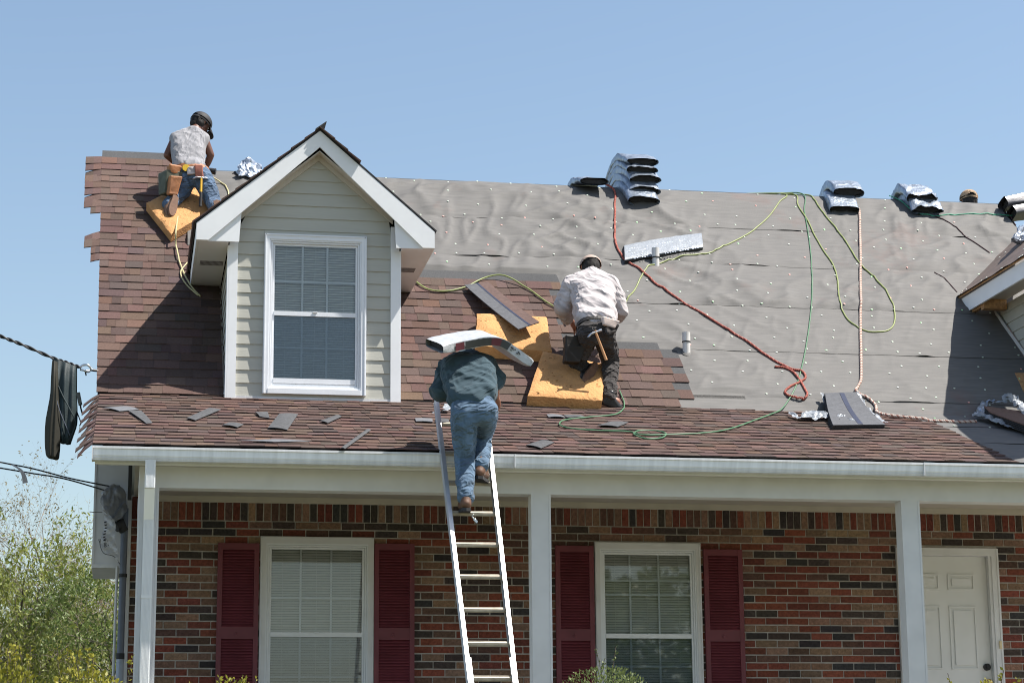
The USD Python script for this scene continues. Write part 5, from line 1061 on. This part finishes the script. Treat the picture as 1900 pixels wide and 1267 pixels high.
# white shirt: black pouches on the left hip, white pouch at the back, straps
pouch('tool_pouch', A_((3.85, -0.42, 4.209)), (.060, .01, 0), (0, .045, 0), (.01, 0, .055), blackl, pb, 2)
pouch('tool_pouch', A_((3.863, -0.4, 4.114)), (.075, .01, 0), (0, .05, 0), (.012, 0, .065), blackl, pb, 4)
pouch('nail_bag', A_((4.166, -0.58, 4.377)), (.060, .012, -.012), (0, .022, 0), (.008, 0, .024), mat('white_canvas', (.55, .46, .42), .85), pb, 6)
pouch('bag_flap', A_((4.182, -0.57, 4.315)), (.05, .012, .018), (0, .018, 0), (.004, 0, .022), dark, pb, 8)
MB().tube(spline([A_((3.997, -0.6, 4.332)), A_((4.008, -0.615, 4.295)), A_((4.043, -0.615, 4.301))], 5), .004, 6).build('hammer_loop', blackl, pb, True)
# the bundle across the shoulders of the man on the ladder
carried = [(2.205, -3.2, 3.541), (2.388, -3.06, 3.61), (2.582, -2.97, 3.665), (2.703, -2.93, 3.665), (2.824, -2.89, 3.6), (2.948, -2.86, 3.524)]
cb = bundle('shingle_bundle', carried, (-.28, .90, .36), .33, .066, 'white-wrapped shingle bundle bent over the shoulders of the man on the ladder', 91, power=.32, rough=.004, wmat=mat('carried_wrapper', (.34, .355, .37), .4, .12, 16., bump=.3, bscale=30., spec=.5, bdist=.02), flare=1.0, pinch=3.)
cp = spline(carried, 6); tg = np.gradient(cp, axis=0); tg /= np.linalg.norm(tg, axis=1, keepdims=True); wd = unit((-.28, .90, .36)); N_ = np.cross(tg, wd); N_ /= np.linalg.norm(N_, axis=1, keepdims=True); N_ *= np.sign(N_[:, 2:])
sv = np.r_[0, np.cumsum(np.linalg.norm(np.diff(cp, axis=0), axis=1))]; sv /= sv[-1]
def band(s0, s1, mm, nm, k=.8):
    P = []
    for q in np.linspace(s0, s1, 9):
        c_ = np.array([np.interp(q, sv, cp[:, i]) for i in range(3)]); n_ = unit([np.interp(q, sv, N_[:, i]) for i in range(3)]); P.append([c_ - wd * .172 - n_ * .036 * k, c_ - wd * .172 + n_ * .036 * k])
    part(nm, grid_mesh(np.array(P)), mm, cb)
maroon = mat('maroon_print', (.085, .016, .025), .4); ink = mat('dark_print', (.03, .034, .036), .4)
band(.16, .27, maroon, 'printed_band'); band(.28, .56, ink, 'printed_panel'); band(.56, .655, maroon, 'printed_band'); band(.655, .74, ink, 'printed_panel')
m = MB(); r = random.Random(6)
for k in range(9):
    q = .76 + .1 * r.random(); c_ = np.array([np.interp(q, sv, cp[:, i]) for i in range(3)]) - wd * .1725; n_ = unit([np.interp(q, sv, N_[:, i]) for i in range(3)]); t_ = np.cross(n_, wd); m.obox(c_ + n_ * r.uniform(-.018, .02), t_ * r.uniform(.004, .012), n_ * r.uniform(.002, .005), wd * .0008)
m.build('small_print', ink, cb, kind='stuff')
# ---------------------------------------------------------------- cable, jacket, weatherhead cover
blackc = mat('black_cable', (.012, .012, .013), .5, .1, 20.)
cab = thing('service_cable', 'twisted black service cable with a metal clamp, running to the roof corner', 'cable')
cp_ = spline([A_((-1.471, -0.16, 4.309)), A_((-1.191, -0.16, 4.187)), A_((-1.005, -0.16, 4.116)), A_((-0.733, -0.16, 4.003)), A_((-0.607, -0.16, 3.963)), A_((-0.49, -0.16, 3.923))], 14)
u_ = np.arange(len(cp_)); 
for k in range(2):
    ph = u_ * .55 + k * math.pi; MB().tube(cp_ + .009 * np.c_[0 * ph, np.cos(ph), np.sin(ph)], .0085, 7).build('wire', blackc, cab, True)
c = A_((-0.443, -0.16, 3.91)); m = MB()
m.tube(spline([c + [-.058, 0, .012], c + [-.03, 0, .035], c + [.01, -.01, .036], c + [.04, 0, .012], c + [.052, 0, -.008]], 6), .010, 8); m.build('clamp_arm', steel, cab, True)
MB().tube(spline([c + [-.05, 0, -.004], c + [-.02, -.012, -.012], c + [.01, -.01, -.020], c + [.03, 0, -.012]], 6), [.010] * 9 + [.014] * 10, 8).build('wedge', steel, cab, True)
MB().tube([c + [.035, 0, -.004], c + [.10, .03, -.004]], .012, 8).tube([c + [-.01, -.02, -.012], c + [0, .02, -.05]], .007, 6).build('hook_bolt', blackc, cab, 40)
# jacket thrown over the cable
jm = mat('dark_green_jacket', (.017, .029, .032), .62, .25, 9., bump=.2, bscale=70.); jm2 = mat('dark_olive_sleeve', (.016, .015, .009), .75, .2, 9.)
jk = thing('jacket', 'dark green jacket draped over the service cable beside the roof edge', 'jacket')
def drape(rows, y0, depth, mm, name, seed, amp=.02):
    """rows: (left point, right point) from the top down; a double-sided swag with soft vertical folds."""
    n, m_ = len(rows), 26; L = spline([A_(a) for a, b in rows], 5); R_ = spline([A_(b) for a, b in rows], 5); P = []
    for side in (-1, 1):
        V = np.empty((len(L), m_, 3))
        for j in range(m_):
            t = j / (m_ - 1); V[:, j] = L * (1 - t) + R_ * t; k = np.linspace(0, 1, len(L))
            V[:, j, 1] += side * depth * math.sin(math.pi * t) ** .5 * (.35 + .65 * np.minimum(1, k * 4)) * np.clip((1.02 - k) * 9, .35, 1) + side * amp * np.cos(t * 19 + seed + 2.5 * k) * np.minimum(1, k * 3 + .35)
        P.append(V)
    m = MB(); m.add(*grid_mesh(P[0])); m.add(*grid_mesh(P[1][:, ::-1])); return part(name, (np.vstack(m.v), np.vstack(m.f)), mm, jk, True)
jy = -.16
drape([((-0.733, -0.16, 4.003), (-0.523, -0.16, 3.927)), ((-0.742, -0.16, 3.878), (-0.52, -0.16, 3.86)), ((-0.738, -0.16, 3.758), (-0.515, -0.16, 3.692)), ((-0.742, -0.16, 3.614), (-0.504, -0.16, 3.525)), ((-0.742, -0.16, 3.495), (-0.505, -0.16, 3.415)), ((-0.709, -0.16, 3.353), (-0.529, -0.16, 3.324)), ((-0.669, -0.16, 3.255), (-0.554, -0.16, 3.238))], jy, .075, jm, 'body_cloth', 2., .012)
drape([((-0.736, -0.2, 3.976), (-0.689, -0.2, 3.958)), ((-0.74, -0.22, 3.866), (-0.679, -0.22, 3.82)), ((-0.742, -0.22, 3.675), (-0.664, -0.22, 3.653)), ((-0.76, -0.22, 3.531), (-0.649, -0.22, 3.51)), ((-0.774, -0.22, 3.412), (-0.64, -0.22, 3.368)), ((-0.772, -0.22, 3.247), (-0.639, -0.22, 3.226)), ((-0.759, -0.22, 3.139), (-0.644, -0.22, 3.118)), ((-0.735, -0.22, 3.106), (-0.657, -0.22, 3.094))], jy, .06, jm2, 'sleeve', 5., .004)
MB().tube(spline([A_((-0.675, -0.245, 3.738)), A_((-0.625, -0.25, 3.634)), A_((-0.567, -0.25, 3.53)), A_((-0.517, -0.235, 3.416)), A_((-0.559, -0.22, 3.275))], 6), .006, 6).build('hem', jm, jk, True)
MB().tube(spline([A_((-0.697, -0.26, 3.716)), A_((-0.679, -0.265, 3.596)), A_((-0.648, -0.265, 3.502)), A_((-0.608, -0.255, 3.41)), A_((-0.559, -0.23, 3.307))], 6), .004, 6).build('zip', conduitm, jk, True)
MB().tube(spline([A_((-0.51, -0.16, 3.702)), A_((-0.489, -0.16, 3.626)), A_((-0.478, -0.16, 3.564)), A_((-0.462, -0.16, 3.511))], 5), .007, 6).build('draw_cord', blackc, jk, True)
MB().obox(A_((-0.494, -0.16, 3.645)), (.016, 0, .004), (0, .012, 0), (-.012, 0, .055)).build('toggle_tab', jm, jk)
MB().tube(spline([A_((-0.514, -0.16, 3.539)), A_((-0.489, -0.16, 3.477)), A_((-0.473, -0.16, 3.43)), A_((-0.486, -0.16, 3.406))], 5), .005, 6).build('draw_cord', blackc, jk, True)
# low wires with a tag, and the plastic sheet over the weatherhead
for a, lab in (([(-1.42, -0.14, 3.143), (-1.146, -0.14, 3.078), (-0.871, -0.14, 3.027), (-0.549, -0.14, 2.948), (-0.23, -0.14, 2.888), (-0.124, -0.14, 2.876)], 'upper of two thin black wires running to the covered service mast'), ([(-1.419, -0.12, 3.071), (-1.145, -0.12, 3.03), (-0.871, -0.12, 2.988), (-0.595, -0.12, 2.946), (-0.271, -0.12, 2.857), (-0.155, -0.12, 2.826)], 'lower of two thin black wires running to the covered service mast')):
    w_ = thing('overhead_wire', lab, 'wire', group='overhead wires'); MB().tube(spline(a, 8), .0065, 6).build('wire', blackc, w_, True)
tg_ = thing('wire_tag', 'pale paper strip hanging from the low wires', 'tag'); P = np.stack([np.array(spline([A_((-1.045, -0.15, 3.05)), A_((-0.988, -0.16, 3.012)), A_((-0.959, -0.16, 2.961)), A_((-0.948, -0.15, 2.892))], 4)), np.array(spline([A_((-1.036, -0.15, 3.06)), A_((-0.961, -0.16, 3.017)), A_((-0.923, -0.16, 2.966)), A_((-0.903, -0.15, 2.903))], 4))], 1)
part('paper', grid_mesh(P), mat('tag_paper', (.36, .35, .36), .7), tg_, True)
cov = thing('mast_cover', 'grey translucent plastic bag tied over the weatherhead on the service mast', 'plastic bag')
bagm = usdkit.material(stage, '/World/Looks/bag_plastic', {'p': ('principled_bsdf', {'base_color': (.17, .17, .18), 'roughness': .35, 'specular_ior_level': .6}), 't': ('transparent_bsdf', {}), 'm': ('mix_closure', {'fac': .22}), 'g': ('geometry', {}), 'n': ('noise_texture', {'scale': 28., 'detail': 3.}), 'b': ('bump', {'strength': .6, 'distance': .02})},
     [('g.position', 'n.vector'), ('n.fac', 'b.height'), ('b.normal', 'p.normal'), ('p.BSDF', 'm.closure1'), ('t.BSDF', 'm.closure2')], surface='m.closure')
MB().tube([(-.074, -.1, 2.50), (-.11, -.12, 2.56), (-.15, -.14, 2.53)], [.04, .055, .05], 12).build('weatherhead', rubber, cov, 40)
y_ = -.16
pts = [A_((-0.203, -0.17, 2.893)), A_((-0.124, -0.17, 2.89)), A_((-0.269, -0.17, 2.817)), A_((-0.276, -0.17, 2.737)), A_((-0.255, -0.19, 2.673)), A_((-0.072, -0.15, 2.823)), A_((-0.054, -0.14, 2.707)), A_((-0.088, -0.16, 2.61)), A_((-0.142, -0.18, 2.573)), A_((-0.199, -0.19, 2.618))]
pts = [q + [0, dy_, 0] for q in pts for dy_ in (-.035, .06)]
mf = manifold3d.Manifold.hull_points(np.array(pts, np.float32)).refine_to_length(.018).to_mesh(); v = np.array(mf.vert_properties[:, :3], float); n = trimesh.Trimesh(v, mf.tri_verts, process=False).vertex_normals
part('bag', (v + n * ((np.abs(2 * noise(v * [34, 20, 12]) - 1) - .3) * .022)[:, None], mf.tri_verts), bagm, cov, 35)
for q in (0, 1):   # the hooded frame pressed through the plastic
    MB().tube(spline([A_((-0.184, -0.235, 2.584)) + [.0, 0, 0], A_((-0.119, -0.225, 2.703)), A_((-0.088, -0.215, 2.738))], 4) + np.array([.018 * q, .004 * q, .012 * q]), .003, 5).build('pressed_edge', conduitm, cov)
P = np.stack([spline([A_((-0.249, -0.2, 2.635)), A_((-0.246, -0.2, 2.532)), A_((-0.27, -0.2, 2.415)), A_((-0.263, -0.2, 2.345)), A_((-0.234, -0.2, 2.299)), A_((-0.17, -0.2, 2.281)), A_((-0.108, -0.16, 2.208))], 7), spline([A_((-0.19, -0.2, 2.626)), A_((-0.151, -0.2, 2.556)), A_((-0.149, -0.2, 2.486)), A_((-0.151, -0.2, 2.407)), A_((-0.126, -0.2, 2.333)), A_((-0.11, -0.18, 2.27)), A_((-0.099, -0.16, 2.217))], 7)], 1)
Q = np.stack([P[:, 0] * (1 - t) + P[:, 1] * t for t in np.linspace(0, 1, 9)], 1); Q[..., 1] += .03 * (noise(Q * 24) - .5)
drapem = usdkit.material(stage, '/World/Looks/bag_tail', {'p': ('principled_bsdf', {'base_color': (.42, .43, .46), 'roughness': .4}), 't': ('transparent_bsdf', {}), 'm': ('mix_closure', {'fac': .30})}, [('p.BSDF', 'm.closure1'), ('t.BSDF', 'm.closure2')], surface='m.closure')
part('bag_tail', grid_mesh(Q), drapem, cov, True)
MB().tube(spline([A_((-0.274, -0.2, 2.415)), A_((-0.273, -0.2, 2.359)), A_((-0.239, -0.2, 2.294)), A_((-0.174, -0.2, 2.277)), A_((-0.132, -0.18, 2.252)), A_((-0.099, -0.16, 2.203))], 6), .003, 5).build('bag_edge', blackc, cov, True)
pm = MB()     # the print down the bag: dark strokes, dots and a pair of little rings
for k in range(7):
    c = A_((-0.235, -0.232, 2.56)) + np.array([.006 * math.sin(k), 0, -.026 * k]); pm.obox(c, (.011 - .002 * (k % 2), 0, .002), (0, .001, 0), (.002, 0, .0055))
for c in (A_((-0.232, -0.225, 2.375)), A_((-0.23, -0.225, 2.354))):
    pm.tube([c + [.010 * math.cos(a), 0, .007 * math.sin(a)] for a in np.linspace(0, 2 * math.pi, 13)], .0028, 5)
for c in (A_((-0.21, -0.225, 2.399)), A_((-0.204, -0.225, 2.361)), A_((-0.276, -0.225, 2.412))): pm.obox(c, (.003, 0, 0), (0, .001, 0), (0, 0, .004))
pm.tube([A_((-0.228, -0.225, 2.408)) + [.011 * math.cos(a), 0, .010 * math.sin(a)] for a in np.linspace(.8, 4.6, 10)], .003, 5)
pm.tube(spline([A_((-0.288, -0.222, 2.412)), A_((-0.278, -0.222, 2.384)), A_((-0.272, -0.222, 2.361))], 4), .003, 5)
pm.build('bag_print', mat('bag_ink', (.02, .02, .022), .6), cov, kind='stuff')
MB().tube(spline([A_((-0.373, -0.2, 2.651)), A_((-0.318, -0.2, 2.647)), A_((-0.264, -0.2, 2.648))], 4), [.0035] * 5 + [.003] * 4, 5).build('twig_tie', mat('twig', (.06, .05, .04), .8), cov, True)
# small leavings behind the ladder: a curled white wrapper piece
lw = thing('crumpled_wrapper', 'small black and white wrapper scrap behind the left ladder rail', 'wrapper')
crumple([(2.595, -0.975, 3.454), (2.615, -0.993, 3.479), (2.66, -0.849, 3.531)], [.03, .06, .05], 31, 'plastic', lw, amp=.02); crumple([(2.487, -1.041, 3.425), (2.524, -1.009, 3.436), (2.556, -0.95, 3.457)], .02, 33, 'plastic', lw, amp=.01)

# ---------------------------------------------------------------- trees and shrubs
def leafmat(name, c1, c2, tr=.35, sc=3.):
    return usdkit.material(stage, '/World/Looks/' + name, {'g': ('geometry', {}), 'n': ('noise_texture', {'scale': sc, 'detail': 3.}), 'rr': ('math', {'math_type': 'multiply_add', 'value2': .55, 'value3': -.05}), 'r': ('rgb_ramp', {'ramp': [(.1, c1), (.75, c2)]}), 'ad': ('math', {'math_type': 'add'}),
        'd': ('principled_bsdf', {'roughness': .5, 'specular_ior_level': .3}), 't': ('translucent_bsdf', {}), 'm': ('mix_closure', {'fac': tr})},
        [('g.position', 'n.vector'), ('g.random_per_island', 'rr.value1'), ('rr.value', 'ad.value1'), ('n.fac', 'ad.value2'), ('ad.value', 'r.fac'), ('r.color', 'd.base_color'), ('r.color', 't.color'), ('d.BSDF', 'm.closure1'), ('t.BSDF', 'm.closure2')], surface='m.closure')
leafY = leafmat('willow_leaf', (.10, .135, .022), (.25, .27, .06)); leafG = leafmat('green_leaf', (.06, .10, .02), (.14, .185, .05)); leafB = leafmat('bud_leaf', (.16, .115, .055), (.24, .20, .09)); hedgeL = leafmat('yellow_hedge_leaf', (.16, .17, .02), (.36, .33, .05)); boxL = leafmat('boxwood_leaf', (.07, .10, .03), (.20, .24, .09))
barkm = mat('bark', (.085, .065, .050), .9, .3, 20.); twigm = mat('pale_twig', (.20, .165, .135), .9, .25, 8.)
def leaves(cs, ds, size, rg, ratio=.35, jit=.5):
    """Diamond leaves at points cs, pointing about ds."""
    n = len(cs); d = ds + rg.normal(0, jit, (n, 3)); d /= np.linalg.norm(d, axis=1, keepdims=True); s = np.cross(d, rg.normal(0, 1, (n, 3))); s /= np.linalg.norm(s, axis=1, keepdims=True); L = size * rg.uniform(.6, 1.3, (n, 1))
    v = np.stack([cs, cs + d * L * .5 + s * L * ratio * .5, cs + d * L, cs + d * L * .5 - s * L * ratio * .5], 1).reshape(-1, 3); i = np.arange(n)[:, None] * 4; return v, np.vstack([i + [0, 1, 2], i + [0, 2, 3]])
def tree(name, base, height, seed, leaf_m, nleaf, label, spread=.45, droop=.0, lsize=.05, twiggy=1.0, bare=.0, levels=4, r0=.07, bark=None, nb=5, tmat=None):
    rg = np.random.default_rng(seed); t = thing(name, label, 'tree', base, group='trees behind the house'); tr, tw = MB(), MB(); ends = []
    def grow(p, d, L, r, lev):
        n = 7 if lev < 2 else 5; pts = [p]; q = d
        for k in range(n):
            q = unit(q + rg.normal(0, .13, 3) + np.array([0, 0, .10 - droop * (lev / levels) * 1.1])); pts.append(pts[-1] + q * L / n)
        pts = np.array(pts); rad = np.linspace(r, r * .5, len(pts)); (tr if lev < 2 else tw).tube(pts, rad, 7 if lev < 2 else 4, caps=False)
        if lev >= levels - 1:
            for k in range(1, len(pts)): ends.append((pts[k - 1], pts[k]))
        if lev < levels:
            for k in range(int(nb * (1.25 if lev else 1.5))):
                j = rg.integers(2 if lev == 0 else 1, len(pts)); ax = unit(rg.normal(0, 1, 3)); dd = unit(q * (.75 - .1 * lev) + unit(np.cross(q, ax)) * (spread + .5 * rg.random()) + [0, 0, .15]); grow(pts[j], dd, L * rg.uniform(.45, .72), rad[j] * .55, lev + 1)
    grow(np.zeros(3), unit([rg.normal(0, .08), rg.normal(0, .08), 1]), height * .5, r0, 0)
    tr.build('trunk', bark or barkm, t, True); tw.build('twigs', tmat or twigm, t, False, kind='stuff')
    if nleaf:
        E_ = np.array(ends); keep = rg.random(len(E_)) > bare; E_ = E_[keep]; k = rg.integers(0, len(E_), nleaf); a = rg.random((nleaf, 1)); c = E_[k, 0] * (1 - a) + E_[k, 1] * a + rg.normal(0, lsize * .5, (nleaf, 3)); v, f = leaves(c, (E_[k, 1] - E_[k, 0]) / .1 * .5 + np.array([0, 0, -.4 - droop]), lsize, rg); part('crown', (v, f), leaf_m, t, kind='stuff')
    return t
tree('willow_tree', (-1.75, 10.5, -.1), 4.6, 11, leafY, 17000, 'leafy young willow at the left edge of the picture, behind the house', .5, .25, .068, r0=.06, nb=5)
tree('willow_tree', (-1.0, 12.5, -.1), 5.0, 24, leafY, 17000, 'yellow-green willow standing left of the boxed eave', .5, .3, .068, r0=.06, nb=5)
tree('budding_tree', (-1.15, 17., -.1), 6.0, 37, leafB, 6000, 'nearly bare budding tree rising above the willows', .42, .0, .055, bare=.2, r0=.07, nb=5)
tree('budding_tree', (-.55, 20., -.1), 6.2, 53, leafB, 3500, 'grey twiggy tree farthest back, nearest to the house wall', .42, .0, .055, bare=.2, r0=.07, nb=5)
tree('willow_tree', (-.35, 9.2, -.1), 3.5, 61, leafG, 16000, 'low bright green willow close to the grey conduit', .5, .2, .062, r0=.05, nb=5)
tree('willow_tree', (-2.6, 15.0, -.1), 5.5, 78, leafG, 12000, 'green willow at the far left, its twigs against the sky', .5, .2, .06, r0=.07, nb=5)
def shrub(name, c, rx, ry, rz, n, size, leaf_m, seed, label, sprigs=0, lump=.25, ratio=.55, cat='shrub'):
    rg = np.random.default_rng(seed); t = thing(name, label, cat, c, group='yellow hedge shrubs' if cat == 'hedge shrub' else None); d = rg.normal(0, 1, (n, 3)); d /= np.linalg.norm(d, axis=1, keepdims=True); rr = 1 - .38 * rg.random((n, 1)) ** 1.8 + lump * (noise(d * 2.6 + seed)[:, None] - .5)
    cs = d * rr * [rx, ry, rz]; v, f = leaves(cs, d + [0, 0, .5], size, rg, ratio, .55); m = MB(); m.add(v, f); st = MB()
    for _ in range(sprigs):
        a = rg.random() * 6.28; b = np.array([math.cos(a) * rx * .8 * rg.random(), math.sin(a) * ry * .6 * rg.random(), rz * .8]); e = b + [rg.normal(0, .04), rg.normal(0, .04), rz * .25 + rg.uniform(.05, .14)]; st.tube([b, (b + e) / 2 + rg.normal(0, .01, 3), e], .0025, 4)
        k = 16; cc = b + (e - b) * rg.random((k, 1)) ** .6; v, f = leaves(cc, np.tile([0, 0, .8], (k, 1)), size, rg, ratio, .8); m.add(v, f)
    for _ in range(26):
        e = unit(rg.normal(0, 1, 3)) * [rx, ry, rz] * .85; e[2] = abs(e[2]); st.tube([np.array([0, 0, -rz]), e * .5 + [0, 0, -rz * .3], e], [.012, .007, .003], 5)
    st.build('stems', barkm, t, kind='stuff'); m.build('leaves', leaf_m, t, kind='stuff'); return t

shrub('boxwood_shrub', (3.29, -4.2, .43), .56, .5, .62, 16000, .023, boxL, 5, 'round clipped boxwood shrub in front of the second window', 3)
shrub('yellow_hedge_shrub', (-.85, -3.0, .53), .50, .4, .62, 6000, .034, hedgeL, 9, 'yellow-leaved hedge shrub at the left edge of the picture', 14, cat='hedge shrub')
shrub('yellow_hedge_shrub', (-.30, -2.9, .53), .42, .4, .60, 5000, .034, hedgeL, 15, 'yellow-leaved hedge shrub beside the foot of the left porch post', 12, cat='hedge shrub')
shrub('yellow_hedge_shrub', (.60, -4.9, .28), .30, .3, .52, 2600, .032, hedgeL, 22, 'yellow-tipped shrub below the shutter of the first window', 22, cat='hedge shrub')
shrub('yellow_hedge_shrub', (5.77, -5.0, .25), .35, .3, .58, 2200, .032, hedgeL, 28, 'yellow-tipped shrub in front of the door, only its tip in view', 8, cat='hedge shrub')
# trees across the street, seen only in the window glass
for k, (x, y, h, sd) in enumerate(((14.5, -46., 9.0, 81), (19., -52., 10., 95), (9.5, -60., 4.6, 99), (-4., -75., 5., 103), (26., -50., 9., 107))):
    rg = np.random.default_rng(sd); t = thing('street_tree', ('broad tree across the street, mirrored in the right window', 'tall tree across the street, behind the broad one', 'small tree across the street', 'distant low tree across the street to the left', 'tree across the street, farthest right')[k], 'tree', (x, y, -1.7))
    MB().tube([(0, 0, 0), (.1, 0, h * .3), (0, .1, h * .6)], [.22, .17, .08], 8).build('trunk', barkm, t, True)
    d = rg.normal(0, 1, (3500, 3)); d /= np.linalg.norm(d, axis=1, keepdims=True); cs = d * (1 - .5 * rg.random((3500, 1)) ** 2 + .5 * (noise(d * 2.2 + sd)[:, None] - .5)) * [h * .38, h * .38, h * .36] + [0, 0, h * .66]
    v, f = leaves(cs, d, .38, rg, .6); part('crown', (v, f), leafG, t, kind='stuff')
